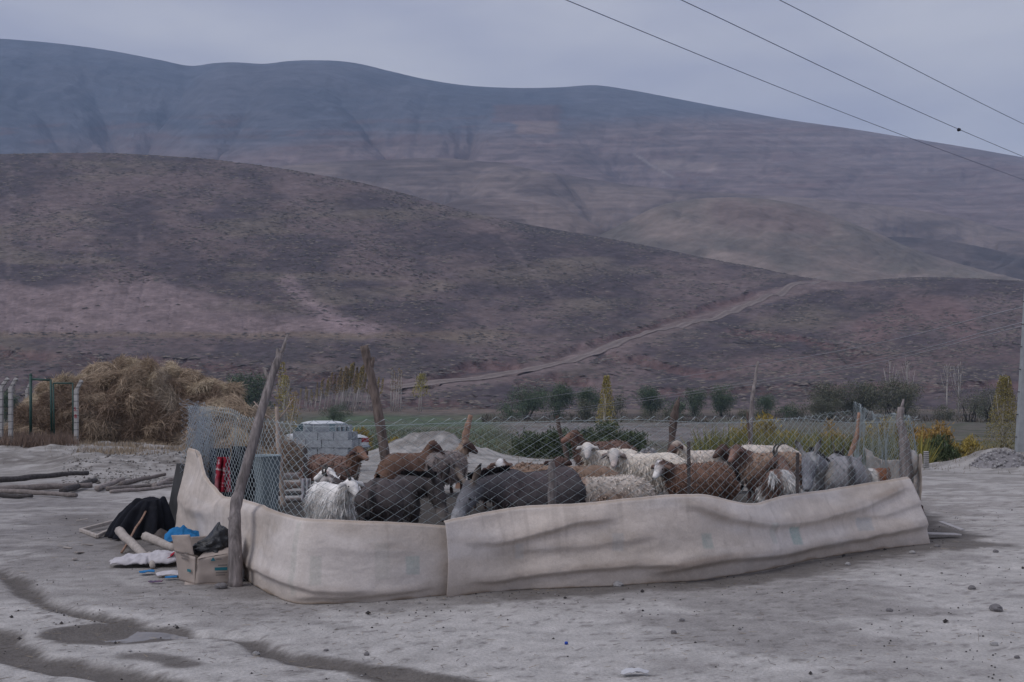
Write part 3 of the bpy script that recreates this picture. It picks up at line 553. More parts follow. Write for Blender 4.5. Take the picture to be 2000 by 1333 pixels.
# ------------------------------------------------------------------ tarps
M_TARP = mat('canvas_tarp', attr=True, rough=.75, noise=(5, .09, 60, .06), bump=(11, .03, .35), spec=.2)
def tarp(name, label, ctl, folds, prints, seed, ns, nv=70, hem=True, normal_out=-1, cat='tarp', dirt=1.0):
    """ctl rows: (px_foot, py_foot, px_top, py_top); the cloth stands on the fence plan and is folded as listed (photo points)"""
    c = np.array(ctl, float); foot = np.array([G(a, b) for a, b in c[:, :2]])
    k = np.arange(len(c)); s = np.linspace(0, len(c) - 1, ns); sm = lambda col: sinterp(np.stack([k, col], 1), s)
    FX, FY = sm(foot[:, 0]), sm(foot[:, 1]); pf = sm(c[:, 0]); pt = sm(c[:, 2]); pyt = sm(c[:, 3])
    Yt = FY + .0; TX = (pt - 1000) / F * Yt; TZ = H - (pyt - YH) / F * Yt
    v = np.linspace(0, 1, nv); S, Vv = np.meshgrid(np.arange(ns), v, indexing='ij')
    X = FX[:, None] * (1 - v) + TX[:, None] * v; Y = np.broadcast_to(FY[:, None], X.shape).copy(); Z = TZ[:, None] * v
    tx = np.gradient(FX); ty = np.gradient(FY); L = np.hypot(tx, ty); nx, ny = ty / L, -tx / L        # towards the viewer
    arc = np.cumsum(np.hypot(np.gradient(FX), np.gradient(FY)))
    PXs = 1000 + F * X / Y; PYs = YH + F * (H - Z) / Y
    A_, V_ = arc[:, None], Z
    d = fbm(A_ * .7 + seed, V_ * 1.2, 3, seed) * .07 * np.sin(np.pi * np.clip(Vv, 0, 1)) + fbm(A_ * 2.5 + seed, V_ * 3, 3, seed + 2) * .008
    cr_ = fbm(A_ * 2.2 + V_ * 1.5, V_ * 5 - A_ * .7, 4, seed + 3, .55); d = d + (.06 - np.abs(cr_)) * .022 + fbm(A_ * 5 + V_ * 3, V_ * 5 + A_ * 2, 3, seed + 21) * .007
    d = d + .07 * (1 - Vv) ** 2 + .05 * np.sin(np.pi * Vv)                    # belly, foot kicked outwards
    fm = 0
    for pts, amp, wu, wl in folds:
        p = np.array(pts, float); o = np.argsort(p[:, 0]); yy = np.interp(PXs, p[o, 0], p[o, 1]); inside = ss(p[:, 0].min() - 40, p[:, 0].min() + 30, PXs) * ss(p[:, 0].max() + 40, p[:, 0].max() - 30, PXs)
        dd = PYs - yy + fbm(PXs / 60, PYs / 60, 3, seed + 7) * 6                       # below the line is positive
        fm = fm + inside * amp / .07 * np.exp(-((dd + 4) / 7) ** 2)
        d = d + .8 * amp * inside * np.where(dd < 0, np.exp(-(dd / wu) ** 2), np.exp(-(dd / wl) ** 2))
    d = d + .032 * np.sin((PXs - 345) / 9.5 + PYs / 45 + 2 * fbm(PYs / 60, PXs / 60, 2, 4)) * ss(470, 400, PXs) * ss(1040, 940, PYs)
    wj = np.clip(1 - np.abs(PXs - 876) / 110, 0, 1); wj = wj * wj * (3 - 2 * wj); d = d * (1 - wj) + wj * (.05 * np.sin(np.pi * Vv) + .05 * (1 - Vv) ** 2 + .018 * (seed == 47))
    X = X + nx[:, None] * d * 1.0; Y = Y + ny[:, None] * d * 1.0
    Zg = Z + .012 * fbm(A_ * 5, V_ * 0, 3, seed + 4) * (1 - Vv)
    if hem:                                                                       # rolled top edge
        t = ss(.955, 1.0, Vv); X = X - nx[:, None] * .022 * t; Y = Y - ny[:, None] * .022 * t; Zg = Zg - .006 * t + .014 * fbm(A_ * 3, A_ * 0, 4, seed + 14) * ss(.7, 1, Vv)
    base = A(.52, .46, .415); C = np.broadcast_to(base, X.shape + (3,)).copy()
    st = fbm(A_ * 1.1 + 5, V_ * 3.0, 5, seed + 11); st2 = fbm(A_ * 9, V_ * 1.5, 4, seed + 12)
    C = mixc(C, A(.57, .53, .51), ss(-.05, .2, fbm(A_ * .8, V_ * 4, 4, seed + 15)) * .6)
    C = mixc(C, A(.30, .255, .215), dirt * .35 * ss(.0, .25, st) + .10 * ss(.1, .3, st2))
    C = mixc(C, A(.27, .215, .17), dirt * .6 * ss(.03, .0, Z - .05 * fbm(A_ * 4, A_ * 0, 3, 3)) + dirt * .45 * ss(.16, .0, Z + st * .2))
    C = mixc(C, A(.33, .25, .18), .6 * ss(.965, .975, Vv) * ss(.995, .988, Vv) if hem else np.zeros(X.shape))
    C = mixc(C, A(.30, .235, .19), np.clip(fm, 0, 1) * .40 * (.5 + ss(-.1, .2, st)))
    C = mixc(C, A(.25, .215, .19), .22 * dirt * ss(.08, .25, fbm(A_ * 13, V_ * 1.2, 4, seed + 31, .6)) * ss(.2, .5, Vv))
    C = C * (1 + .16 * fbm(A_ * 6, V_ * 9, 5, seed + 33)[..., None])
    for (x0, x1, y0, y1, col, f) in prints:
        m = ss(x0 - 2, x0 + 2, PXs) * ss(x1 + 2, x1 - 2, PXs) * ss(y0 - 2, y0 + 2, PYs) * ss(y1 + 2, y1 - 2, PYs) * (.6 + 1.4 * np.abs(fbm(PXs / 5, PYs / 4, 3, 8)))
        C = mixc(C, np.array(col), np.clip(m * f, 0, .8))
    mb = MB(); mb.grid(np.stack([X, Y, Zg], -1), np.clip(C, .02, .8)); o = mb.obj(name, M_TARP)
    mod = o.modifiers.new('thickness', 'SOLIDIFY'); mod.thickness = .003; mod.offset = 0
    return tag(o, label, cat, 'canvas tarps round the pen')
GR, TL, LB = (.23, .27, .24), (.22, .33, .31), (.34, .38, .41)
tarp('tarp', 'cream canvas tarp rising to a peak at the pen front left corner',
     [(352, 1052, 366, 874), (372, 1058, 383, 884), (398, 1070, 402, 922), (424, 1086, 428, 965), (460, 1108, 466, 973), (500, 1136, 510, 986), (545, 1161, 548, 1001), (590, 1176, 588, 1011), (650, 1178, 650, 1014), (750, 1173, 750, 1018), (835, 1165, 835, 1023), (892, 1160, 892, 1028)],
     [([(600, 1066), (700, 1070), (870, 1078)], .022, 40, 12), ([(480, 1095), (560, 1130), (620, 1150), (700, 1150)], .05, 22, 7), ([(600, 1165), (720, 1160), (866, 1140)], .03, 12, 5), ([(345, 960), (380, 990), (420, 1000)], .05, 40, 14), ([(405, 1000), (440, 985), (520, 1005)], .05, 10, 26)],
     [(612, 630, 1085, 1140, GR, .35), (785, 812, 1085, 1120, TL, .45), (728, 755, 1060, 1130, GR, .2), (583, 592, 1020, 1160, GR, .3)], 31, 420)
tarp('tarp', 'long cream canvas tarp sagging along the front and right of the pen',
     [(864, 1166, 867, 1016), (905, 1161, 903, 1008), (1000, 1151, 1000, 991), (1078, 1148, 1078, 984), (1150, 1145, 1150, 981), (1250, 1140, 1250, 971), (1345, 1133, 1342, 964), (1390, 1127, 1385, 967), (1468, 1115, 1468, 983), (1540, 1100, 1530, 968), (1600, 1088, 1590, 960), (1700, 1073, 1680, 945), (1808, 1062, 1774, 930)],
     [([(870, 1058), (960, 1058), (1040, 1040), (1110, 1020), (1180, 1012)], .075, 28, 8), ([(880, 1140), (1000, 1125), (1150, 1108), (1300, 1098)], .05, 22, 6), ([(1280, 1112), (1400, 1090), (1520, 1078), (1640, 1052), (1800, 1022)], .08, 26, 8), ([(1350, 985), (1420, 1012), (1500, 1024), (1580, 1015), (1680, 985), (1760, 950)], .07, 26, 9), ([(1000, 1070), (1150, 1062), (1260, 1045)], .03, 24, 9), ([(1620, 1010), (1720, 1000), (1800, 975)], .035, 22, 8)],
     [(1360, 1378, 1041, 1070, TL, .45), (1528, 1546, 1028, 1062, TL, .75), (1490, 1500, 1020, 1060, TL, .25), (1660, 1690, 1010, 1035, LB, .5), (1000, 1018, 1060, 1090, LB, .3), (1190, 1212, 1040, 1075, LB, .3)], 47, 620)
# side tarp, seen from inside
def side_tarp():
    n, mv = 140, 40; s = np.linspace(0, 1, n)[:, None]; v = np.linspace(0, 1, mv)[None]
    a = A(1802 - 1000, 0) ; p0 = G(1800, 1060)[:2]; p1 = SIDE_END
    X = p0[0] + (p1[0] - p0[0]) * s + 0 * v; Y = p0[1] + (p1[1] - p0[1]) * s + 0 * v
    top = .88 + .06 * np.sin(s * 7) + .22 * np.exp(-((s - .02) / .05) ** 2); Z = top * v
    d = (fbm(s * 8, v * 3, 4, 5) * .12 + fbm(s * 30, v * 2, 3, 6) * .05) * (.3 + v); X = X - d * .9 - (1 - v) * .05 * 0
    C = np.broadcast_to(A(.44, .385, .345), X.shape + (3,)) * (1 + .5 * fbm(s * 10, v * 4, 4, 7))[..., None]
    mb = MB(); mb.grid(np.stack([X, Y, Z + 0 * X], -1), C); o = mb.obj('tarp', M_TARP); mod = o.modifiers.new('thickness', 'SOLIDIFY'); mod.thickness = .006
    tag(o, 'cream tarp along the right side of the pen, its inside face showing', 'tarp', 'canvas tarps round the pen')
side_tarp()

# ------------------------------------------------------------------ chain-link
M_WIRE = mat('galvanised_wire', (.40, .46, .475), .5, metal=.3, spec=.5)
M_WIREB = mat('bluish_wire', (.33, .38, .44), .5, metal=.3, spec=.5)
def chainlink(label, path, z0, z1, cw=.082, ch=.090, r=.0028, seed=0, m=None, wob=.05, lean=0, sag=.05, tie=True, group='chain link fence runs of the pen'):
    p = np.array(path, float); seg = np.hypot(*np.diff(p, axis=0).T); arc = np.concatenate([[0], np.cumsum(seg)]); Ltot = arc[-1]
    nw = int(Ltot / cw); zmin = 0
    zz0 = (lambda s: np.interp(s / Ltot, np.linspace(0, 1, len(z0)), z0)); zz1 = (lambda s: np.interp(s / Ltot, np.linspace(0, 1, len(z1)), z1))
    hmax = max(z1) - min(z0); nj = int(hmax / (ch / 2)) + 1
    i = np.arange(nw)[:, None]; j = np.arange(nj)[None]
    s = (i + .5 + np.where((j + i) % 2 == 0, -.5, .5)) * cw
    lo, hi = zz0(s), zz1(s); z = lo + (hi - lo) * j / (nj - 1)
    s = s + fbm(s * 1.3 + seed, z * 2.2, 3, seed) * wob * 1.4
    z = z + fbm(s * .9 + seed, z * 1.5, 3, seed + 1) * sag * 2
    X = np.interp(s, arc, p[:, 0]); Y = np.interp(s, arc, p[:, 1])
    tx = np.interp(s + .05, arc, p[:, 0]) - np.interp(s - .05, arc, p[:, 0]); ty = np.interp(s + .05, arc, p[:, 1]) - np.interp(s - .05, arc, p[:, 1]); q = np.hypot(tx, ty) + 1e-9
    o = fbm(s * .7 + seed, z * 1.2, 3, seed + 2) * wob * 3 + lean * z + np.where((i + j) % 2 == 0, r, -r)
    P = np.stack([X + ty / q * o, Y - tx / q * o, z], -1)
    T = np.gradient(P, axis=1); T /= np.linalg.norm(T, axis=-1, keepdims=True) + 1e-9
    U = np.cross(T, A(0, 1, 0)); U /= np.linalg.norm(U, axis=-1, keepdims=True) + 1e-9; N = np.cross(T, U)
    a = np.arange(3) * 2.0944
    V = P[:, :, None] + r * (np.cos(a)[:, None] * U[:, :, None] + np.sin(a)[:, None] * N[:, :, None])
    I, J, K = np.meshgrid(np.arange(nw), np.arange(nj - 1), np.arange(3), indexing='ij'); K2 = (K + 1) % 3; b = lambda jj, kk: (I * nj + jj) * 3 + kk
    Q = np.stack([b(J, K), b(J, K2), b(J + 1, K2), b(J + 1, K)], -1).reshape(-1, 4)
    root = thing('chain_link_fence', label, 'fence', (p[0, 0], p[0, 1], 0), group)
    mb = MB(); mb.add(V.reshape(-1, 3), Q); o_ = mb.obj('wire_mesh', m or M_WIRE, root); o_['kind'] = 'stuff'
    ss_ = np.linspace(0, Ltot, 60)
    for f in (.97,):
        zz = zz0(ss_) + (zz1(ss_) - zz0(ss_)) * f + fbm(ss_ * .9 + seed, ss_ * 0 + f, 3, seed + 1) * sag
        mb = MB(); mb.tube(np.stack([np.interp(ss_, arc, p[:, 0]), np.interp(ss_, arc, p[:, 1]), zz], 1), .002, 4); mb.obj('tension_wire', m or M_WIRE, root)
    return root
back_off = lambda pts, d: [(x, y + d) for x, y in pts]
pl = PLAN.copy()
cor = int(7)
left_run = [(x + .06, y + .10) for x, y in pl[:cor + 1]]; front_run = [(x, y + .14) for x, y in pl[cor:]]
chainlink('chain link fence along the left side of the pen', left_run, [.5, .35, .3, .3], [1.72, 1.70, 1.62, 1.60], seed=3, wob=.05, r=.0034)
chainlink('chain link fence standing above the long front tarp', front_run, [.30, .30, .3, .3], [1.60, 1.60, 1.63, 1.62, 1.60, 1.62, 1.55, 1.58], seed=5, wob=.035, r=.0033)
chainlink('chain link fence on the right side of the pen', [(front_run[-1][0] - .02, front_run[-1][1] + .05), tuple(SIDE_END), tuple(BACK[0] + A(.2, .3))], [.2, .2], [1.6, 1.55, 1.75], seed=7, wob=.08)
chainlink('chain link fence along the back of the pen', [tuple(b) for b in BACK], [.05, .05], [1.6, 1.35, 1.25, 1.2, 1.3, 1.35, 1.3], seed=9, wob=.10, cw=.1, ch=.11, r=.0026)
# bunched, bluish spare mesh hanging on the left corner
pth = []
for k in range(9):
    f = k / 8; pth.append((W(368 + 52 * f, 900, 16.2 - 1.6 * f)[0] + (.07 if k % 2 else -.07), 16.1 - 1.4 * f + (.10 if k % 2 else -.1)))
chainlink('crumpled bluish wire mesh bunched at the left corner of the pen', pth, [.5, .45, .4], [1.80, 1.62, 1.45], cw=.065, ch=.085, r=.0030, seed=11, m=M_WIREB, wob=.12, sag=.10)
pth2 = [(x + .05, y + .12) for x, y in pth[:6]]
chainlink('second layer of crumpled bluish mesh behind the left corner bunch', pth2, [.55, .5], [1.76, 1.66], cw=.08, ch=.10, r=.003, seed=13, m=M_WIREB, wob=.14, sag=.12)
# ------------------------------------------------------------------ animals: one continuous skin from a smooth union of limbs
def surface_nets(S, org, h):
    ins = S < 0; nx, ny, nz = S.shape
    cs = [(dx, dy, dz) for dx in (0, 1) for dy in (0, 1) for dz in (0, 1)]
    sl = lambda a, d: a[d[0]:nx - 1 + d[0], d[1]:ny - 1 + d[1], d[2]:nz - 1 + d[2]]
    cnt = sum(sl(ins, c).astype(int) for c in cs); act = (cnt > 0) & (cnt < 8)
    acc = np.zeros(act.shape + (3,)); num = np.zeros(act.shape)
    for a in range(8):
        for b in range(a + 1, 8):
            ca, cb = cs[a], cs[b]
            if sum(abs(ca[k] - cb[k]) for k in range(3)) != 1: continue
            va, vb = sl(S, ca), sl(S, cb); m = (va < 0) != (vb < 0); t = np.where(m, va / np.where(m, va - vb, 1), 0)
            acc += np.where(m[..., None], np.array(ca) + t[..., None] * (np.array(cb) - np.array(ca)), 0); num += m
    idx = -np.ones(act.shape, int); ii = np.argwhere(act); idx[act] = np.arange(len(ii))
    V = org + h * (ii + acc[act] / num[act][:, None]); Q = []
    for ax in range(3):
        o = [k for k in range(3) if k != ax]; a0 = [slice(1, n - 1) for n in S.shape]; b0 = list(a0)
        a0[ax] = slice(0, S.shape[ax] - 1); b0[ax] = slice(1, S.shape[ax])
        ia, ib = ins[tuple(a0)], ins[tuple(b0)]; ch = np.argwhere(ia != ib); fl = ia[ia != ib]
        st = np.array([0 if k == ax else 1 for k in range(3)]); base = ch + st
        def cell(d0, d1):
            c = base.copy(); c[:, o[0]] -= d0; c[:, o[1]] -= d1; return idx[c[:, 0], c[:, 1], c[:, 2]]
        q = np.stack([cell(0, 0), cell(1, 0), cell(1, 1), cell(0, 1)], 1); flip = fl if ax != 1 else ~fl
        q[~flip] = q[~flip][:, ::-1]; Q.append(q)
    Q = np.vstack(Q); return V, Q[(Q >= 0).all(1)]
def cone_sdf(P, a, b, ra, rb, sy=1.0):
    a, b = np.array(a, float), np.array(b, float); P = P.copy()
    if sy != 1: P[..., 1] = a[1] + (P[..., 1] - a[1]) / sy
    ab = b - a; t = np.clip(((P - a) @ ab) / (ab @ ab + 1e-12), 0, 1)
    return np.linalg.norm(P - a - t[..., None] * ab, axis=-1) - (ra + (rb - ra) * t)
def direc(yaw, el): return A(math.cos(el) * math.cos(yaw), math.cos(el) * math.sin(yaw), math.sin(el))
R_ = math.radians
M_FUR = mat('animal_coat', attr=True, rough=.95, noise=(22, .16, 5, .10), bump=(60, .01, .5), spec=.12)
M_WOOL = mat('fleece', attr=True, rough=1, spec=.05)
M_HORN = mat('horn', (.075, .068, .062), .5, noise=(20, .3), bump=(45, .01, .6)); M_EYE = mat('eye', (.006, .005, .005), .12, spec=.6)
def skeleton(kind, p):
    """capsules (a, b, ra, rb, y-scale, tag, blend) in local metres, x forward"""
    ny, ne, hy, he = R_(p.get('ny', 0)), R_(p.get('ne', 50)), R_(p.get('hy', p.get('ny', 0))), R_(p.get('he', -35))
    K = []; fat = p.get('fat', 1.0); lie = p.get('lie', 0)
    if kind == 'donkey':
        K += [((-.42, 0, .83), (.34, 0, .81), .215 * fat, .20 * fat, .88, 'body'), ((-.22, 0, .74), (.18, 0, .72), .245 * fat, .225 * fat, 1.0, 'belly'), ((-.44, 0, .90), (-.34, 0, .86), .165, .20, 1.05, 'body'), ((.30, 0, .92), (.38, 0, .80), .12, .2, .8, 'body')]
        nb = A(.42, 0, .88); nd = direc(ny, ne); hb = nb + nd * .46; K += [(nb - nd * .05, hb, .185, .115, .72, 'neck')]
        hd = direc(hy, he); L = .40; up = A(0, 0, 1); lat = np.cross(hd, up); lat /= np.linalg.norm(lat); top = np.cross(lat, hd)
        K += [(hb + hd * .0, hb + hd * .17, .112, .095, 1, 'head'), (hb + hd * .15, hb + hd * (L - .06), .088, .066, 1, 'head'), (hb + hd * (L - .06) - top * .012, hb + hd * L - top * .02, .072, .062, 1, 'muzzle'), (hb + hd * .05 - top * .05, hb + hd * .2 - top * .045, .085, .06, 1, 'head')]
        es = p.get('ear', .9)
        for sd in (-1, 1):
            e0 = hb + lat * sd * .065 + top * .085 - hd * .02; ed = top * .25 * es + A(0, 0, .85 * es) + lat * sd * (.50 + .08 * sd) - hd * .1; ed /= np.linalg.norm(ed)
            K += [(e0, e0 + ed * .15, .028, .040, 1, 'ear'), (e0 + ed * .15, e0 + ed * .275, .040, .010, 1, 'eartip')]
        for sd in (-1, 1):
            K += [((.35, sd * .13, .68), (.37, sd * .125, .38), .105, .052, 1, 'leg'), ((.37, sd * .125, .38), (.36, sd * .12, .12), .046, .034, 1, 'shank'), ((.36, sd * .12, .12), (.385, sd * .12, .035), .040, .048, 1, 'hoof')]
            K += [((-.42, sd * .13, .78), (-.35, sd * .145, .58), .175, .115, 1, 'leg'), ((-.35, sd * .145, .58), (-.56, sd * .13, .42), .10, .052, 1, 'leg'), ((-.56, sd * .13, .42), (-.52, sd * .13, .12), .046, .034, 1, 'shank'), ((-.52, sd * .13, .12), (-.495, sd * .13, .035), .040, .048, 1, 'hoof')]
        K += [((-.66, 0, .92), (-.74, 0, .66), .035, .026, 1, 'tail'), ((-.74, 0, .66), (-.72, 0, .40), .026, .042, 1, 'tailtip')]
        eye = [hb + hd * .15 + lat * sd * .088 + top * .035 for sd in (-1, 1)]; er = .017
    else:
        g = kind == 'goat'; b = (.20 if g else .245) * fat; zc = .52 if not g else .55
        K += [((-.36, 0, zc + .01), (.24, 0, zc + .02), b * 1.02, b * .93, .86, 'body'), ((-.18, 0, zc - .075), (.14, 0, zc - .07), b * .98, b * .92, 1.0, 'belly'), ((-.39, 0, zc + .015), (-.34, 0, zc + .01), b * .93, b, .95, 'rump')]
        if not g: K += [((-.56, 0, zc + .04), (-.62, 0, zc - .13), .13, .15, 1.15, 'tail')]
        else: K += [((-.58, 0, zc + .12), (-.66, 0, zc + .20), .035, .02, 1, 'tail')]
        nb = A(.34, 0, zc + .10); nd = direc(ny, ne); nl = .31 if not g else .30; hb = nb + nd * nl
        K += [(nb - nd * .04, hb, .155 if not g else .12, .098 if not g else .080, .85, 'neck')]
        hd = direc(hy, he); L = .225; up = A(0, 0, 1); lat = np.cross(hd, up); lat /= np.linalg.norm(lat); top = np.cross(lat, hd)
        K += [(hb, hb + hd * .09, .085, .074, 1, 'head'), (hb + hd * .08 + top * .008, hb + hd * L - top * .01, .066, .044, 1, 'face'), (hb + hd * .03 - top * .04, hb + hd * .15 - top * .035, .058, .04, 1, 'head')]
        for sd in (-1, 1):
            e0 = hb + lat * sd * .068 + top * .022; dr = p.get('drop', .62)
            K += [(e0, e0 + lat * sd * .085 - A(0, 0, .05 * dr) , .024, .036, 1, 'ear'), (e0 + lat * sd * .085 - A(0, 0, .05 * dr), e0 + lat * sd * .135 - A(0, 0, .13 * dr), .034, .014, 1, 'ear')]
        lz = 0
        for sd in (-1, 1):
            K += [((.27, sd * .115, .42), (.285, sd * .115, .24), .085, .046, 1, 'leg'), ((.285, sd * .115, .24), (.28, sd * .115, .07), .036, .027, 1, 'shank'), ((.28, sd * .115, .07), (.298, sd * .115, .026), .032, .036, 1, 'hoof')]
            K += [((-.36, sd * .12, .47), (-.32, sd * .13, .35), .135, .085, 1, 'leg'), ((-.32, sd * .13, .35), (-.46, sd * .12, .235), .072, .040, 1, 'leg'), ((-.46, sd * .12, .235), (-.43, sd * .12, .07), .034, .027, 1, 'shank'), ((-.43, sd * .12, .07), (-.412, sd * .12, .026), .032, .036, 1, 'hoof')]
        eye = [hb + hd * .085 + lat * sd * .072 + top * .022 for sd in (-1, 1)]; er = .012
    return K, dict(hb=hb, hd=hd, lat=lat, top=top, nb=nb, nd=nd, eye=eye, er=er)
def animal(kind, label, px, Y, heading, colors, scale=1.0, group=None, fleece=None, horns=None, z=0.0, patch=None, seed=0, **pose):
    """px, Y: where the animal's middle stands; heading in degrees, 0 = to the right, 90 = away, -90 = to the viewer"""
    global rng
    rng = np.random.default_rng(100 + seed)
    K, J = skeleton(kind, pose); h = .026 if kind != 'donkey' else .028
    pts = np.array([q for k in K for q in (k[0], k[1])]); rm = .30; lo = np.minimum(pts.min(0) - A(.14, .12, .06), A(-.75, -.33, -.02)); hi = np.maximum(pts.max(0) + A(.14, .12, .12), A(.5, .33, .9))
    n = np.ceil((hi - lo) / h).astype(int) + 1; g = np.stack(np.meshgrid(*[lo[k] + h * np.arange(n[k]) for k in range(3)], indexing='ij'), -1)
    D = None
    for (a, b, ra, rb, sy, tg) in K:
        d = cone_sdf(g, a, b, ra, rb, sy)
        if D is None: D = d; continue
        k = .05 if tg in ('body', 'belly', 'neck', 'leg', 'rump', 'tail') else (.022 if tg not in ('ear', 'eartip') else .014)
        hh = np.clip(.5 + .5 * (D - d) / k, 0, 1); D = D * (1 - hh) + d * hh - k * hh * (1 - hh)
    V, Q = surface_nets(D, lo, h)
    gi = np.clip(np.rint((V - lo) / h).astype(int), 1, n - 2); gr = np.stack([D[gi[:, 0] + 1, gi[:, 1], gi[:, 2]] - D[gi[:, 0] - 1, gi[:, 1], gi[:, 2]], D[gi[:, 0], gi[:, 1] + 1, gi[:, 2]] - D[gi[:, 0], gi[:, 1] - 1, gi[:, 2]], D[gi[:, 0], gi[:, 1], gi[:, 2] + 1] - D[gi[:, 0], gi[:, 1], gi[:, 2] - 1]], 1)
    gr /= np.linalg.norm(gr, axis=1)[:, None] + 1e-9
    dd = np.stack([cone_sdf(V, k[0], k[1], k[2], k[3], k[4]) for k in K], 1); near = dd.argmin(1); tags = np.array([k[5] for k in K])[near]
    wts = np.exp(-(dd - dd.min(1, keepdims=True)) / .012); wts /= wts.sum(1, keepdims=True)
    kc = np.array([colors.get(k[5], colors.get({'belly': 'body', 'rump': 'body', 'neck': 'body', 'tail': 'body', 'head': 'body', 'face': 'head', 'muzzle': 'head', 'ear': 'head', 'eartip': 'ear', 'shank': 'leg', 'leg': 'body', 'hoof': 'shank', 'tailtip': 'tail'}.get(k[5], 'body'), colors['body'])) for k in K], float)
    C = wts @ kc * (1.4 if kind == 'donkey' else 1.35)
    if patch is not None:
        for (c, rad, col) in patch:
            m = ss(1.15, .85, np.linalg.norm((V - np.array(c)) / np.array(rad), axis=1) + fbm(V[:, 0] * 6 + seed, V[:, 1] * 6 + V[:, 2] * 5, 3, seed) * .5); C = mixc(C, np.array(col), m)
    C = C * (1 + .5 * fbm(V[:, 0] * 7 + seed, V[:, 2] * 7 + V[:, 1] * 3, 3, seed + 2))[:, None]
    if kind == 'donkey':                                     # dark stripe down the back, pale belly
        st = ss(.05, .015, np.abs(V[:, 1])) * ss(.95, 1.0, V[:, 2]) * (V[:, 0] < .5); C = mixc(C, A(.03, .028, .03), .7 * st)
    root_xy = ((px - 1000) / F * Y, Y)
    Rm = rotz(R_(heading)); loc = A(root_xy[0], root_xy[1], z)
    tr = lambda v: (np.asarray(v) * scale) @ Rm.T + loc
    root = thing(kind, label, kind, loc, group or {'sheep': 'sheep in the pen', 'goat': 'goats in the pen', 'donkey': 'donkeys in the pen'}[kind])
    mb = MB(); mb.add(tr(V), Q, None, np.clip(C, .006, .9)); mb.obj('body', M_FUR, root)
    # coat
    fl = fleece or {}
    nt_, ln, wd, dn = fl.get('n', 2600), fl.get('len', .075), fl.get('w', .028), fl.get('down', .55)
    wool = np.isin(tags, ['body', 'belly', 'rump', 'neck', 'tail'] + (['leg'] if kind != 'donkey' else ['leg', 'head']))
    cand = np.flatnonzero(wool & (V[:, 2] > .22)); pick = rng.choice(cand, nt_)
    d = gr[pick] * fl.get('out', .7) + A(0, 0, -dn) + rng.normal(0, .32, (nt_, 3)); LL = ln * rng.uniform(.5, 1.25, nt_) * np.where(np.isin(tags[pick], ['leg', 'neck', 'head']), .75, 1)
    P0 = V[pick] - gr[pick] * .012 + rng.normal(0, .008, (nt_, 3))
    cc = C[pick] * rng.uniform(.7, 1.3, (nt_, 1))
    mb = MB(); strands(mb, P0, d, LL, wd * rng.uniform(.6, 1.3, nt_), np.clip(cc * 1.1, .006, .9), bend=np.stack([rng.normal(0, .01, nt_), rng.normal(0, .01, nt_), -LL * .25], 1))
    mb.V = [tr(v) for v in mb.V]; mb.obj('fleece' if kind == 'sheep' else 'coat_hair', M_WOOL, root)
    for e in J['eye']:
        mb = MB(); mb.ball(tr(e), J['er'] * scale, 8, 6); mb.obj('eye', M_EYE, root)
    hb, hd, lat, top = J['hb'], J['hd'], J['lat'], J['top']
    for sd in (-1, 1):
        if kind == 'donkey' or colors.get('nose'):
            mb = MB(); mb.ball(tr(hb + hd * ({'donkey': .455}.get(kind, .262)) + lat * sd * ({'donkey': .032}.get(kind, .016)) - top * .01), .013 * scale, 6, 5); mb.obj('nostril', M_EYE, root)
    if horns:
        for sd in (-1, 1):
            t = np.linspace(0, 1, 14); a = t * horns.get('curl', 1.6); Rr = horns.get('r', .12)
            Pp = np.array([hb + lat * sd * (.035 + horns.get('spread', .08) * tt) + top * (.07 + Rr * math.sin(aa) * 1.1) - hd * (Rr * (1 - math.cos(aa))) for tt, aa in zip(t, a)])
            mb = MB(); mb.tube(tr(Pp), np.linspace(.024, .005, 14) * scale, 7); mb.obj('horn', M_HORN, root)
    if kind == 'donkey':
        nm = 500; t = rng.uniform(-.05, 1.1, nm); Pm = J['nb'] + J['nd'] * (t * .46)[:, None]
        sidev = np.cross(J['nd'], A(0, 0, 1)); sidev /= np.linalg.norm(sidev); upn = np.cross(sidev, J['nd'])
        off = .15 - .045 * t; Pm = Pm + upn * off[:, None] + sidev * rng.normal(0, .012, (nm, 1))
        mb = MB(); strands(mb, Pm, upn + rng.normal(0, .25, (nm, 3)), .085, .022, np.array(colors.get('mane', (.02, .018, .02))) * rng.uniform(.7, 1.4, (nm, 1)))
        mb.V = [tr(v) for v in mb.V]; mb.obj('mane', M_WOOL, root)
        mt = 160; Pt = A(-.735, 0, .62) + rng.normal(0, .018, (mt, 3)); mb = MB(); strands(mb, Pt, A(-.05, 0, -1) + rng.normal(0, .12, (mt, 3)), .30, .018, np.array(colors.get('mane', (.02, .018, .02))) * rng.uniform(.7, 1.4, (mt, 1)))
        mb.V = [tr(v) for v in mb.V]; mb.obj('tail_tuft', M_WOOL, root)
    if kind == 'goat' and fl.get('beard', True):
        mt = 60; Pt = hb + hd * .17 - top * .05 + rng.normal(0, .012, (mt, 3)); mb = MB(); strands(mb, Pt, A(0, 0, -1) + rng.normal(0, .12, (mt, 3)), .13, .012, np.array(colors['body']) * rng.uniform(.7, 1.2, (mt, 1)))
        mb.V = [tr(v) for v in mb.V]; mb.obj('beard', M_WOOL, root)
    return root
CREAM, CREAM2, RUST, BRN, DBRN, TAN, GREY, WHITE, BLK = A(.47, .425, .37), A(.40, .355, .315), A(.142, .088, .066), A(.108, .071, .059), A(.046, .029, .027), A(.235, .165, .125), A(.20, .17, .16), A(.60, .58, .56), A(.020, .017, .017)
LONG = dict(n=5200, len=.11, w=.017, down=.9, out=.45); MID = dict(n=5200, len=.06, w=.017, down=.5, out=.6); SHORT = dict(n=3400, len=.035, w=.016, down=.6, out=.4); DFUR = dict(n=4200, len=.045, w=.014, down=.8, out=.22)
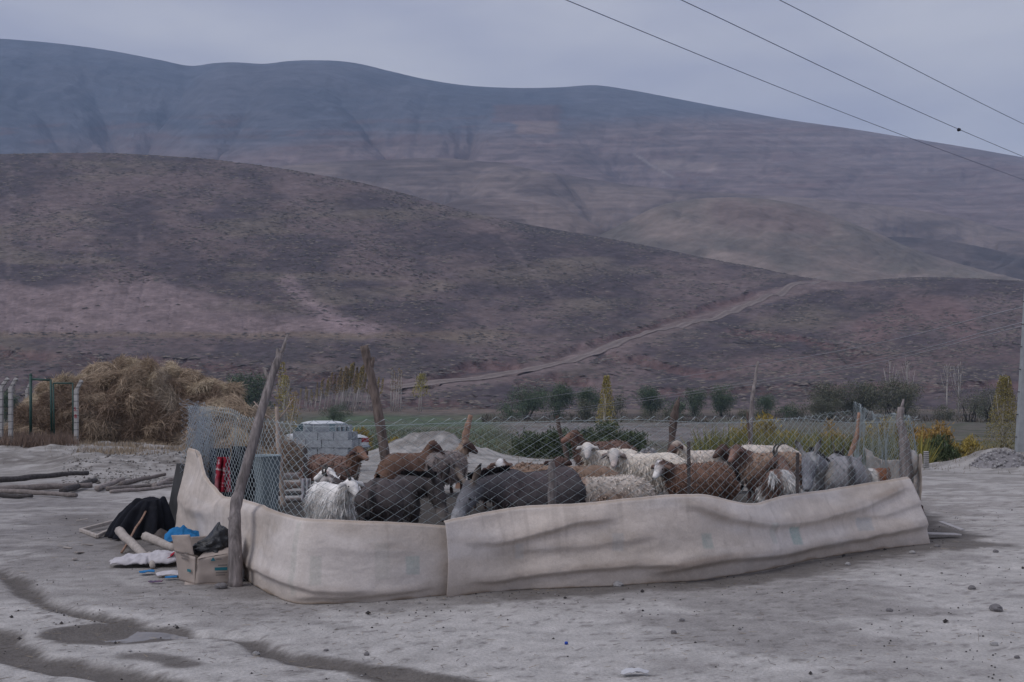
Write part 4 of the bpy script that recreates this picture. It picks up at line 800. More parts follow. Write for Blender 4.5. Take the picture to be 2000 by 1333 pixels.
animal('sheep', 'shaggy brown sheep with drooping ears left of the thick leaning pole', 655, 20.6, -38, dict(body=BRN * 1.35, neck=RUST * .9, head=RUST * .8, face=A(.20, .12, .09), ear=DBRN * 1.4, leg=DBRN, shank=DBRN), 1.05, fleece=MID, seed=1, ne=48, he=-25, hy=-5, ny=0)
animal('sheep', 'brown sheep with dark head looking right behind the dark donkey', 802, 21.6, 48, dict(body=RUST * .85, neck=RUST * .8, head=DBRN, face=DBRN * 1.1, ear=DBRN, leg=DBRN, shank=DBRN), 1.05, fleece=SHORT, seed=2, ne=60, he=-36, ny=-30, hy=-62)
animal('sheep', 'grey brown sheep with dark face turned right, standing on pale ground', 874, 22.2, 58, dict(body=GREY * .95, rump=GREY * .8, neck=A(.24, .18, .14), head=DBRN, face=DBRN, ear=DBRN, leg=DBRN * 1.3, shank=DBRN), 1.05, fleece=MID, seed=3, ne=60, he=-34, ny=-40, hy=-72)
animal('sheep', 'small brown sheep peeping out behind the grey faced donkey', 948, 19.6, 75, dict(body=BRN, head=RUST * .8, ear=DBRN, leg=DBRN), .72, fleece=SHORT, seed=4, ne=50, he=-30, ny=10, hy=20)
animal('sheep', 'brown sheep with a bright white blaze facing the viewer', 1004, 18.6, -112, dict(body=RUST * .85, head=BRN, face=WHITE * 1.05, ear=BRN, leg=DBRN), .95, fleece=SHORT, seed=5, ne=46, he=-35, ny=0, hy=22, patch=[((.66, 0, .86), (.13, .06, .2), (.58, .57, .57))])
animal('sheep', 'dark headed sheep with wide sideways ears above the donkey back', 1058, 17.6, -48, dict(body=TAN * .75, neck=BRN, head=DBRN, ear=DBRN * .9, leg=DBRN), 1.06, fleece=MID, seed=6, ne=40, he=-42, ny=-46, hy=-46, drop=.25)
animal('sheep', 'tan sheep with its head down beside the pale wooden stake', 1120, 17.6, 172, dict(body=TAN * .72, neck=BRN * 1.1, head=BRN, leg=BRN, shank=DBRN), 1.04, fleece=LONG, seed=7, ne=-32, he=-62)
animal('sheep', 'cream sheep with tan face looking at the viewer behind the tarp', 1182, 15.6, -158, dict(body=CREAM2 * .92, belly=TAN, neck=TAN * 1.15, head=TAN * 1.15, face=A(.34, .27, .22), ear=TAN * .8, leg=CREAM2 * .8, shank=TAN), 1.0, fleece=MID, seed=8, ne=20, he=-42, ny=28, hy=62)
animal('sheep', 'tall brown sheep at the back with its head to the left', 1172, 24.6, -160, dict(body=BRN * 1.15, neck=BRN * .9, head=RUST, face=A(.17, .10, .08), ear=DBRN, leg=DBRN), 1.18, fleece=MID, seed=9, ne=60, he=-22, ny=0, hy=-8)
animal('sheep', 'white sheep with speckled face left of the large cream sheep', 1192, 22.4, -152, dict(body=CREAM, neck=CREAM * .95, head=WHITE * .85, face=A(.36, .33, .31), ear=WHITE * .6, leg=A(.2, .15, .13), shank=BRN), 1.08, fleece=LONG, seed=10, ne=42, he=-42, ny=30, hy=56, drop=.4)
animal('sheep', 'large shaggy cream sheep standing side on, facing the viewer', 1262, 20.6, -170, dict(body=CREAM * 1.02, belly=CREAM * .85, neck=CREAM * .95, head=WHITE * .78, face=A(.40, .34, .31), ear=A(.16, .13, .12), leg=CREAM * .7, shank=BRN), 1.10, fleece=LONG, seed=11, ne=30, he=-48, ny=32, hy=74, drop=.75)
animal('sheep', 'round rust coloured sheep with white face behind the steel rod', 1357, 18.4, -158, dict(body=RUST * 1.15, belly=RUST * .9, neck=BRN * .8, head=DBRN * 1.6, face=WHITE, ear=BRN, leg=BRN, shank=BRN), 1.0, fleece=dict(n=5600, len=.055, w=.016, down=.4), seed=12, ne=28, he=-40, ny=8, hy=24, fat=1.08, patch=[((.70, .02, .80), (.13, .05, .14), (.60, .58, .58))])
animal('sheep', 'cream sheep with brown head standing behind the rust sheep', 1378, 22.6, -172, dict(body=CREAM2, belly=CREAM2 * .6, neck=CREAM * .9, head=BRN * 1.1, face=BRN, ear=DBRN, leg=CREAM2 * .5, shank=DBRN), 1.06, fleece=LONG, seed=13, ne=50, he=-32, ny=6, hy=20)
animal('sheep', 'dark brown sheep with black legs, head turned left', 1442, 22.8, -126, dict(body=DBRN * 1.2, neck=DBRN, head=BRN * .8, ear=DBRN, leg=BLK, shank=BLK), 1.02, fleece=SHORT, seed=14, ne=44, he=-35, ny=-14, hy=-32)
animal('sheep', 'big tan brown sheep with brown head left of the grey donkey', 1502, 20.8, -168, dict(body=TAN * .92, belly=BRN, neck=BRN * 1.1, head=BRN, face=A(.24, .15, .12), ear=DBRN * 1.4, leg=BRN, shank=DBRN), 1.10, fleece=MID, seed=15, ne=40, he=-40, ny=12, hy=30)
animal('sheep', 'cream backed sheep half hidden behind the big tan brown sheep', 1500, 24.2, -8, dict(body=CREAM2, head=BRN, leg=DBRN), 1.10, fleece=LONG, seed=16, ne=-20, he=-55)
animal('goat', 'white long haired goat with curved horns at the front left', 651, 15.3, -58, dict(body=WHITE * .92, head=WHITE, ear=WHITE * .9, face=WHITE * .9, leg=WHITE * .7, shank=WHITE * .6, nose=1), .92, fleece=dict(n=9000, len=.15, w=.010, down=1.1, out=.35), horns=dict(r=.10, curl=2.3, spread=.10), seed=17, ne=30, he=-36, ny=0, hy=2)
animal('goat', 'white goat with short horn looking left behind the long haired goat', 672, 16.4, 118, dict(body=WHITE * .9, head=WHITE, ear=A(.35, .25, .22), leg=WHITE * .7), .86, fleece=dict(n=3000, len=.12, w=.016, down=1, out=.4), horns=dict(r=.06, curl=1.2, spread=.05), seed=18, ne=50, he=-25, ny=30, hy=62)
animal('goat', 'dark horned goat squeezed between white goat and dark donkey', 702, 16.2, 150, dict(body=BLK * 3, head=A(.30, .27, .26), face=WHITE * .6, leg=BLK * 2), .86, fleece=dict(n=2400, len=.11, w=.016, down=1, out=.4), horns=dict(r=.10, curl=2.4, spread=.09), seed=19, ne=30, he=-40, ny=10, hy=60)
animal('goat', 'brown and white horned goat turned from the viewer by the grey donkey', 1526, 17.4, 66, dict(body=BRN * 1.05, belly=WHITE * .75, neck=BRN, head=BRN * .9, tail=WHITE, leg=WHITE * .7, shank=BRN), 1.02, fleece=dict(n=4200, len=.15, w=.016, down=1.1, out=.4), horns=dict(r=.12, curl=2.3, spread=.08), seed=20, ne=42, he=-30, ny=40, hy=80, patch=[((-.15, -.18, .55), (.42, .16, .34), (.56, .54, .52))])
animal('goat', 'red brown goat with long swept back black horns by the side tarp', 1708, 18.0, -162, dict(body=WHITE * .62, neck=RUST * .9, head=BRN * 1.1, ear=DBRN, leg=CREAM2), .98, fleece=dict(n=3000, len=.12, w=.016, down=1, out=.4), horns=dict(r=.24, curl=1.35, spread=.10), seed=21, ne=38, he=-40, ny=5, hy=15, patch=[((-.2, 0, .6), (.25, .3, .3), (.20, .10, .065))])
animal('goat', 'brown and white kid just above the tarp at the right corner', 1716, 15.2, -30, dict(body=WHITE * .65, head=BRN, neck=BRN, ear=DBRN, leg=CREAM2), .74, fleece=dict(n=2200, len=.10, w=.016, down=1, out=.4), seed=22, ne=-10, he=-50, ny=30, hy=40)
animal('donkey', 'dark brown donkey with its rump to the viewer and head lowered', 766, 12.9, 74, dict(body=A(.078, .066, .066), belly=A(.10, .088, .084), neck=A(.045, .040, .041), head=A(.050, .044, .044), muzzle=A(.22, .20, .19), ear=A(.045, .04, .04), eartip=BLK, leg=A(.062, .054, .054), shank=A(.10, .09, .09), hoof=BLK, tail=A(.03, .027, .028)), .90, fleece=DFUR, seed=23, ne=6, he=-64, ny=-106, hy=-118)
animal('donkey', 'dark donkey with grey face and white muzzle behind the front mesh', 1046, 13.0, -140, dict(body=A(.066, .055, .057), belly=A(.078, .068, .068), neck=A(.060, .055, .059), head=A(.115, .115, .125), muzzle=A(.36, .36, .37), ear=A(.16, .13, .11), eartip=BLK, leg=A(.05, .045, .046), shank=A(.09, .085, .085), hoof=BLK), .98, fleece=DFUR, seed=24, ne=-2, he=-50, ny=-4, hy=6, ear=.6)
animal('donkey', 'grey donkey facing the viewer with head lowered behind the steel rod', 1612, 15.6, -108, dict(body=A(.23, .225, .235), belly=A(.30, .30, .30), neck=A(.30, .295, .295), head=A(.125, .125, .14), muzzle=A(.22, .22, .235), ear=A(.25, .24, .24), eartip=BLK, leg=A(.2, .2, .2), shank=A(.24, .24, .24), hoof=BLK, mane=(.06, .055, .06)), .95, fleece=dict(n=4200, len=.035, w=.014, down=.6, out=.3), seed=25, ne=26, he=-58, ny=-22, hy=-6, ear=1.0, patch=[((.72, 0, 1.05), (.14, .14, .10), (.20, .20, .215))])
animal('donkey', 'grey donkey seen from behind at the right end of the tarp', 1645, 15.35, 84, dict(body=A(.185, .180, .19), belly=A(.24, .22, .20), leg=A(.20, .195, .205), neck=A(.18, .175, .18), head=A(.16, .16, .17), tail=A(.04, .038, .04), tailtip=A(.03, .03, .03), shank=A(.24, .23, .23), hoof=BLK, mane=(.03, .028, .03)), 1.0, fleece=dict(n=4200, len=.035, w=.014, down=.8, out=.25), seed=26, ne=-15, he=-60, ny=-25, hy=-40, fat=1.15, patch=[((-.25, .26, .85), (.35, .10, .3), (.27, .25, .235)), ((-.25, -.26, .85), (.35, .10, .3), (.27, .25, .235))])
rng = np.random.default_rng(77)
# ------------------------------------------------------------------ trees of the valley
M_LEAF = mat('leaves', attr=True, rough=.8, spec=.15); M_TRUNKD = mat('dark_trunk', (.05, .042, .038), .95, noise=(3, .4)); M_TRUNKP = mat('pale_trunk', (.46, .43, .40), .9, noise=(3, .25))
def ground_at(px, Y): x = (px - 1000) / F * Y; return A(x, Y, float(gz(x, Y, False)))
def willow(label, px, Y, wpx, toppy, cols, seed, n=1700, kind='willow_tree', cat='tree', group='willows along the valley', trunks=5, leaf=.20, low=.12, dense=1.0, twig=None):
    global rng
    rng = np.random.default_rng(seed); b = ground_at(px, Y); hgt = (H - (toppy - YH) / F * Y) - b[2]; wid = wpx / F * Y / 2
    root = thing(kind, label, cat, b, group)
    tips = []
    for k in range(trunks):
        a = rng.uniform(0, 6.28); d = A(math.cos(a) * wid * rng.uniform(.15, .75), math.sin(a) * wid * .5, hgt * rng.uniform(.55, .8)); c = b + A(rng.normal(0, .12 * wid), rng.normal(0, .1 * wid), -.2)
        mb = MB(); P = np.array([c, c + d * .35 + rng.normal(0, .08 * wid, 3), c + d * .7, c + d]); r = hgt * .018
        mb.tube(P, [r, r * .75, r * .5, r * .15], 6); mb.obj('trunk', twig or M_TRUNKD, root); tips.append(c + d * .75); tips.append(c + d)
    nb = int(16 * dense) + 6; cen = []
    for k in range(nb):
        a = rng.uniform(0, 6.28); rr = math.sqrt(rng.random()); zz = rng.uniform(.12, .92); prof = math.sin(math.pi * min(1, (zz - .05) / 1.1)) ** .6
        cen.append(b + A(rng.normal(0, .16) * wid, 0, rng.normal(0, .05) * hgt) + A(math.cos(a) * rr * wid * .9 * prof, math.sin(a) * rr * wid * .6 * prof, hgt * zz))
    cen = np.array(cen + tips); sz = rng.uniform(.12, .22, len(cen)) * hgt + .10 * wid
    pk = rng.integers(0, len(cen), n); off = rng.normal(size=(n, 3)); off /= np.linalg.norm(off, axis=1)[:, None]; off *= rng.random((n, 1)) ** .45
    P = cen[pk] + off * sz[pk][:, None] * A(1.25, 1.0, .95); P = P[P[:, 2] > b[2] + hgt * low]; ci = rng.random((len(P), 1))
    c = np.array(cols[0]) * ci + np.array(cols[1]) * (1 - ci); c = c * rng.uniform(.7, 1.3, (len(P), 1)) * (.8 + .4 * rng.random(len(cen))[pk[:len(P)]][:, None])
    mb = MB(); leafquads(mb, P, leaf * rng.uniform(.6, 1.3, len(P)) * hgt / 8, c); mb.obj('crown', M_LEAF, root)
    return root
G1, G2 = (.080, .116, .070), (.115, .145, .090); OL1, OL2 = (.105, .115, .080), (.155, .150, .105)
for lab, px, Y, wd, top, base, sd, tr in (
    ('broad dark willow clump left of centre beyond the field', 1030, 300, 85, 757, 0, 1, 7), ('dark willow joined to the right of the broad clump', 1088, 305, 66, 752, 0, 2, 6), ('small green willow left of the lone yellow poplar', 1152, 310, 46, 762, 0, 3, 4),
    ('round green willow right of the lone yellow poplar', 1272, 330, 46, 751, 0, 4, 4), ('small green willow above the knotty stake', 1357, 320, 38, 763, 0, 5, 3), ('rounded green willow beside the thin tall pole', 1412, 325, 46, 753, 0, 6, 4),
    ('dark green bush just right of the thin tall pole', 1492, 318, 34, 770, 0, 7, 3),
    ('large olive willow at the left of the right hand clump', 1618, 290, 84, 748, 0, 8, 7), ('large willow in the middle of the right hand clump', 1680, 292, 76, 750, 0, 9, 8), ('tallest willow at the right of the right hand clump', 1750, 285, 104, 742, 0, 10, 9), ('low green willow in front of the right hand clump', 1604, 275, 52, 778, 0, 11, 4),
    ('bare branched willow left of the tall yellow poplar', 1893, 270, 62, 764, 0, 12, 9), ('bare branched willow touching the tall yellow poplar', 1930, 275, 50, 752, 0, 13, 8),
    ('dark green willow behind the haystack right shoulder', 480, 300, 84, 735, 0, 14, 5), ('low dark green bush beneath the poplar grove', 660, 250, 58, 790, 0, 15, 3), ('dark green tree behind the gate at the far left', 15, 260, 44, 762, 0, 16, 4)):
    cols = (OL1, OL2) if 'olive' in lab or 'right hand' in lab or 'bare' in lab else (G1, G2)
    willow(lab, px, Y, wd, top, cols, 500 + sd, n=2400 if 'bare' in lab else int(5200 + wd * 50), trunks=tr, low=.02, leaf=.15)
rb = np.random.default_rng(31)
BUSH = ['low olive bush in the hedge under the %s' % t for t in ('broad dark willow clump', 'small green willow by the poplar', 'round green willow', 'knotty stake', 'thin tall pole', 'olive willow', 'middle willow of the right clump', 'tallest willow', 'bare pale trees', 'bare branched willow', 'lone yellow poplar', 'gap between round willow and stake', 'gap right of the thin pole', 'left end of the right clump')]
for k, (lab, px) in enumerate(zip(BUSH, (1000, 1140, 1258, 1325, 1452, 1600, 1668, 1770, 1852, 1912, 1212, 1300, 1530, 1560))):
    willow(lab, px + rb.normal(0, 6), rb.uniform(285, 330), rb.uniform(34, 70), rb.uniform(776, 800), (OL1, OL2) if k % 3 else (G1, G2), 560 + k, n=1500, kind='bush', cat='bush', group='low bushes of the valley hedge', trunks=3, low=.0, leaf=.30)
def poplar(label, px, Y, toppy, sd, leaves=130, lean=.06, spread=.09, yellow=(.42, .30, .075), group='pale poplars of the far grove', crown0=.45, name='poplar_tree', lw=1.15):
    global rng
    rng = np.random.default_rng(sd); b = ground_at(px, Y); hgt = (H - (toppy - YH) / F * Y) - b[2]; root = thing(name, label, 'tree', b, group)
    d = A(lean * hgt, 0, hgt); P = np.array([b, b + d * .4 + rng.normal(0, .12, 3), b + d * .75, b + d]); r = hgt * .013 + .03
    mb = MB(); mb.tube(P, [r, r * .8, r * .45, r * .12], 5); mb.obj('trunk', M_TRUNKP, root)
    mb = MB()
    for k in range(14):
        f = rng.uniform(crown0 * .8, .97); q = b + d * f; a = rng.uniform(0, 6.28); L = hgt * spread * 1.6 * (1.15 - f)
        mb.tube([q, q + A(math.cos(a) * L * .5, math.sin(a) * L * .5, L * 1.3), q + A(math.cos(a) * L * .7, math.sin(a) * L * .7, L * 2.4)], [r * .3, r * .2, r * .1], 3)
    mb.obj('twigs', M_TRUNKP, root)['kind'] = 'stuff'
    f = crown0 + (1.04 - crown0) * rng.random(leaves) ** .75; a = rng.uniform(0, 6.28, leaves); rr = hgt * spread * np.sqrt(rng.random(leaves)) * (1.3 - f)* 1.5
    Q = b + d * f[:, None] + np.stack([np.cos(a) * rr, np.sin(a) * rr, rng.normal(0, .1, leaves)], 1)
    mb = MB(); leafquads(mb, Q, lw * hgt * .014 * rng.uniform(.6, 1.3, leaves), np.array(yellow) * rng.uniform(.5, 1.15, (leaves, 1))); mb.obj('crown', M_LEAF, root)
LABG = 'slender pale poplar with thin yellow leaves in the far grove'
r2 = np.random.default_rng(5)
YL, OC = (.34, .255, .085), (.28, .20, .095)
for k in range(34):
    f = k / 33; px = 586 + f * 150 + r2.normal(0, 2.5); big = math.exp(-((f - .62) / .28) ** 2)
    poplar(LABG, px, 385 + r2.uniform(-6, 6), 760 - 44 * big + r2.uniform(-12, 14), 700 + k, leaves=int(220 + 330 * big), lean=.10 + .06 * f, spread=.055, yellow=YL if r2.random() < .6 else OC, crown0=.5, lw=1.25)
for k in range(5): poplar('slim poplar in the little stand right of the leaning pole', 764 + k * 4.6, 380, 722 + 5 * (k % 3), 750 + k, leaves=90, lean=.02, spread=.05, yellow=OC, group='little poplar stand')
for k in range(2): poplar(('round headed yellow poplar with two pale stems', 'second stem of the round headed yellow poplar')[k], 818 + 5 * k, 372, 737 - 4 * k, 760 + k, leaves=520, lean=.03, spread=.22, yellow=(.36, .31, .06), group='round headed poplars', crown0=.42, lw=1.3)
poplar('lone columnar yellow poplar standing in the middle of the valley', 1183, 140, 741, 770, leaves=3600, lean=.015, spread=.125, yellow=(.36, .30, .085), group='lone yellow poplars', crown0=.02, lw=.75)
poplar('tall yellow poplar beside the concrete power pole', 1962, 105, 742, 771, leaves=7000, lean=.0, spread=.17, yellow=(.29, .245, .09), group='lone yellow poplars', crown0=.0, lw=.7)
poplar('yellow young poplar seen just left of the leaning grey pole top', 552, 290, 712, 772, leaves=420, lean=.0, spread=.12, yellow=(.33, .26, .06), group='lone yellow poplars', crown0=.1, lw=1.2)
poplar('round yellow poplar seen right of the leaning grey pole', 556, 210, 738, 773, leaves=900, lean=.0, spread=.17, yellow=(.33, .27, .055), group='lone yellow poplars', crown0=.25, lw=1.0)
poplar('yellow sapling behind the parked car roof left edge', 570, 110, 770, 774, leaves=700, lean=.05, spread=.15, yellow=(.34, .24, .075), group='lone yellow poplars', crown0=.1, lw=.9)
poplar('yellow sapling between haystack and leaning grey pole', 470, 120, 768, 775, leaves=600, lean=.0, spread=.14, yellow=(.26, .21, .06), group='lone yellow poplars', crown0=.0, lw=.9)
for k, (px, tp) in enumerate(((1738, 708), (1772, 706), (1850, 715), (1872, 712))):
    poplar(('pale bare tree left of the pair above the right willows', 'pale bare tree right of the pair above the right willows', 'left bare pale tree in the gap before the yellow poplar', 'right bare pale tree in the gap before the yellow poplar')[k], px, 330, tp, 780 + k, leaves=160, lean=0, spread=.16, yellow=(.23, .19, .15), group='bare pale trees', crown0=.3, lw=1.0)
def shrub(label, px, Y, wpx, toppy, botpy, cols, sd, n=2600, leaf=.10, group='yellowing shrubs below the yard', name='shrub'):
    global rng
    rng = np.random.default_rng(sd); x = (px - 1000) / F * Y; zb = float(gz(x, Y, False)); b = A(x, Y, zb); hgt = max(.5, (H - (toppy - YH) / F * Y) - zb); wid = wpx / F * Y / 2
    root = thing(name, label, 'shrub', b, group); tips = []; ns = 16
    for k in range(ns):
        a = rng.uniform(0, 6.28); q = math.sqrt(rng.random()); d = A(math.cos(a) * q * wid * .35, math.sin(a) * q * wid * .3, hgt * rng.uniform(.68, 1.04) * (1 - .25 * q * q)); c = b + A(math.cos(a) * q * wid * .62, math.sin(a) * q * wid * .5, -.15)
        mb = MB(); mb.tube([c, c + d * .5 + rng.normal(0, .02, 3) * hgt, c + d], [hgt * .011, hgt * .007, hgt * .002], 4); mb.obj('stem', M_TRUNKP, root); tips.append((c, d))
    k = rng.integers(0, ns, n); f = rng.random(n) ** .6; C0 = np.array([t[0] for t in tips])[k]; D0 = np.array([t[1] for t in tips])[k]
    wv = (.42 - .24 * f)[:, None]; Q = C0 + D0 * f[:, None] + rng.normal(size=(n, 3)) * wv * A(wid * .8, wid * .7, hgt * .15)
    m = ss(.35, .8, f + rng.normal(0, .18, n))[:, None]; cc = (np.array(cols[0]) * m + np.array(cols[1]) * (1 - m)) * rng.uniform(.65, 1.3, (n, 1))
    mb = MB(); strands(mb, Q, np.stack([rng.normal(0, .45, n), rng.normal(0, .45, n), rng.uniform(.3, 1.0, n)], 1), leaf * 2.2 * rng.uniform(.5, 1.4, n), leaf * .55 * rng.uniform(.6, 1.3, n), cc); mb.obj('foliage', M_LEAF, root)
YG, OLV, GRN, ORG = (.34, .26, .07), (.20, .175, .10), (.075, .098, .050), (.36, .23, .075)
for k, (lab, px, Y, wd, top, cols, n) in enumerate((
    ('yellow feathery shrub left of the tall thin pole', 1448, 58, 44, 822, (YG, OLV), 2200), ('tall yellow shrub right of the tall thin pole', 1500, 60, 60, 797, (YG, OLV), 3200), ('low olive yellow shrub between pole and donkey', 1550, 55, 66, 830, (YG, GRN), 2600),
    ('small orange shrub seen through the back mesh', 1622, 66, 38, 820, (ORG, OLV), 1500), ('yellow topped shrub just left of the corner pole', 1735, 56, 66, 798, (YG, OLV), 3200), ('orange yellow shrub right of the corner pole', 1808, 54, 68, 806, (ORG, OLV), 3000),
    ('dark green low bush beside the small concrete marker', 1838, 50, 54, 845, (GRN, GRN), 2000), ('pale yellow shrub left of the gravel mound', 1895, 52, 70, 845, (YG, OLV), 2400), ('olive weeds at the foot of the tall yellow poplar', 1945, 48, 70, 858, (OLV, OLV), 1800),
    ('green low bush behind the grey donkeys', 1660, 52, 90, 850, (GRN, OLV), 2600), ('dense green bush behind the yellow topped shrub', 1768, 66, 50, 810, (GRN, GRN), 1800), ('green round bush behind the small brown sheep', 1056, 62, 80, 822, (GRN, GRN), 3600), ('dark green bush below the lone yellow poplar', 1196, 70, 90, 812, (GRN, (.052, .062, .034)), 3600),
    ('yellow weed by the parked car tail light', 708, 47, 24, 822, (YG, OLV), 700), ('yellow weed right of the thick leaning pole', 768, 46, 22, 845, (YG, OLV), 600), ('olive scrub along the yard edge behind cream sheep', 1400, 46, 110, 868, (OLV, GRN), 2200), ('olive scrub at the yard edge behind the brown goat', 1570, 44, 110, 862, ((.20, .17, .05), GRN), 2600), ('green scrub along the slope right of the marker', 1790, 42, 60, 872, (GRN, OLV), 1600),
    ('low green scrub behind the parked car', 600, 75, 90, 838, (GRN, OLV), 1800))):
    shrub(lab, px, Y, wd * 1.45, top, 0, cols, 900 + k, int(n * 3), leaf=.075 if Y < 60 else .10)

# ------------------------------------------------------------------ hay
M_HAY = mat('hay', attr=True, rough=1, spec=.06); HAYC = (A(.40, .315, .235), A(.28, .21, .16), A(.52, .43, .32), A(.35, .29, .23), A(.215, .165, .13))
def hay_mesh(seed, col, a=.75, b=.42, c=.30, n=1700, L=.34, wd=.0105):
    global rng
    rng = np.random.default_rng(seed); mb = MB(); mb.ball((0, 0, 0), (a * .80, b * .80, c * .75), 16, 10, col=col * .5, noise=.3, seed=seed)
    D = rng.normal(size=(n, 3)); D /= np.linalg.norm(D, axis=1)[:, None]; P = D * A(a, b, c) * rng.uniform(.80, 1.0, (n, 1))
    d = np.stack([rng.normal(0, 1.0, n), rng.normal(0, .4, n), rng.normal(-.3, .32, n)], 1) + D * .4
    strands(mb, P - d * .05, d, L * rng.uniform(.4, 1.2, n), wd * rng.uniform(.6, 1.5, n), col * rng.uniform(.55, 1.35, (n, 1)), bend=np.stack([np.zeros(n), np.zeros(n), -.16 * rng.random(n)], 1)); return mb
HAYM = []
for k in range(8):
    me = hay_mesh(40 + k, HAYC[k % 5]).mesh('hay_bundle'); me.materials.append(M_HAY); HAYM.append(me)
def hay_piece(root, loc, rot, sc, k, name='hay_bundle'):
    o = bpy.data.objects.new(name, HAYM[k % 8]); COL.objects.link(o); o.parent = root; o.location = np.asarray(loc) - WORLD[root.name]; o.rotation_euler = rot; o.scale = sc; return o
def haystack():
    root = thing('haystack', 'big brown haystack of loose bundles left of the pen', 'haystack', W(250, 885, 41) * A(1, 1, 0), None)
    OUT = [(30, 868), (45, 822), (70, 775), (110, 752), (150, 742), (200, 724), (240, 717), (300, 724), (330, 726), (370, 737), (400, 748), (430, 762), (447, 790), (450, 880)]
    Y0 = 41.0; ra = np.random.default_rng(12)
    mb = MB(); u = np.linspace(28, 450, 60); vv = np.linspace(0, np.pi, 22); top = np.array([W(x, interp(OUT, x), Y0)[2] for x in u])
    P = np.stack([np.broadcast_to(((u - 1000) / F * Y0)[:, None], (60, 22)), Y0 + 1.0 - np.cos(vv)[None] * (1.6 + .15 * top[:, None]), np.maximum(top[:, None] - .28, .05) * np.sin(vv)[None] ** .55 - .05], -1)
    P += (fbm(P[..., 0] * 1.5, P[..., 1] * 1.5 + P[..., 2] * 1.6, 4, 3) * .5)[..., None] * A(.4, 1, .5); mb.grid(P, np.broadcast_to(A(.12, .092, .072), P.shape) * (1 + fbm(P[..., 0] * 5, P[..., 2] * 7, 3, 4))[..., None]); mb.obj('core', mat('hay_core', attr=True, rough=1, noise=(6, .5), bump=(9, .15, 1), spec=.05), root)
    r = 0; k = 0
    for row, zf in enumerate(np.linspace(.06, .97, 8)):
        for x in np.arange(44 + 14 * (row % 2), 446, 34):
            x = x + ra.normal(0, 7); t = W(x, interp(OUT, x), Y0)[2]; z = t * zf + ra.normal(0, .06)
            if t < .35: continue
            y = Y0 + 1.0 - math.sqrt(max(0, 1 - (zf * .98) ** 2.6)) * (1.6 + .15 * t) + ra.normal(0, .07)
            hay_piece(root, ((x - 1000) / F * Y0, y, z), (ra.normal(-.25 - .5 * (1 - zf), .3), ra.normal(0, .6), ra.normal(0, .5)), ra.uniform(.65, 1.25, 3) * A(1, 1, 1.15), int(ra.choice([0, 1, 1, 3, 4, 5, 6, 6])) if zf < .75 else int(ra.choice([0, 2, 5, 7])))
    for x in np.arange(150, 440, 26):
        t = W(x, interp(OUT, x), Y0)[2]; hay_piece(root, ((x - 1000) / F * Y0, Y0 + ra.uniform(.4, 1.4), t - .13), (ra.normal(0, .2), ra.normal(0, .2), ra.normal(0, .5)), ra.uniform(.6, .9) * A(1, 1, .85), int(ra.choice([2, 7, 0, 5])))
haystack()
for k, (lab, px, py, Y, sc, tilt, m) in enumerate((('pale hay heap topping the small pile behind the crumpled mesh', 470, 822, 30, (1.25, .9, 1.2), .25, 2), ('round hay bundle below the pale heap behind the mesh', 432, 856, 27, (1.05, .8, 1.1), .1, 0), ('hay bundle behind the grey tub, left of the block stack', 510, 862, 27.5, (.80, .8, 1.25), -.2, 3), ('brown hay bundle standing beside the block stack', 562, 900, 26.5, (.62, .8, 1.5), .2, 1), ('hay bundle low behind the red scarf', 470, 885, 26.5, (.9, .8, 1.0), .2, 5), ('bleached hay clump lying before the haystack', 268, 905, 34, (.55, .6, .55), .1, 3), ('brown hay clump lying right of the bleached clump', 330, 903, 34, (.55, .6, .55), .1, 1), ('pale hay clump between haystack and crumpled mesh', 415, 800, 38, (.8, .8, .9), -.2, 7))):
    p = W(px, py, Y); root = thing('hay_bundle', lab, 'hay', A(p[0], p[1], max(0, p[2] - .35)), 'hay bundles beside the pen')
    hay_piece(root, p, (.1, tilt, .2 * k), sc, m, 'hay_core'); ra = np.random.default_rng(k)
    for q in range(4): hay_piece(root, p + A(ra.normal(0, .2) * sc[0], -.1, ra.normal(-.02, .15) * sc[2]), (ra.normal(0, .3), tilt + ra.normal(0, .4), ra.normal(0, .5)), A(*sc) * ra.uniform(.55, .8), m + q, 'hay_wisp')
    if p[2] > .6: hay_piece(root, A(p[0], p[1] + .1, p[2] * .4), (0, 0, .4), A(1.1, 1, max(1, p[2] * 1.6)), m + 1, 'hay_wisp')
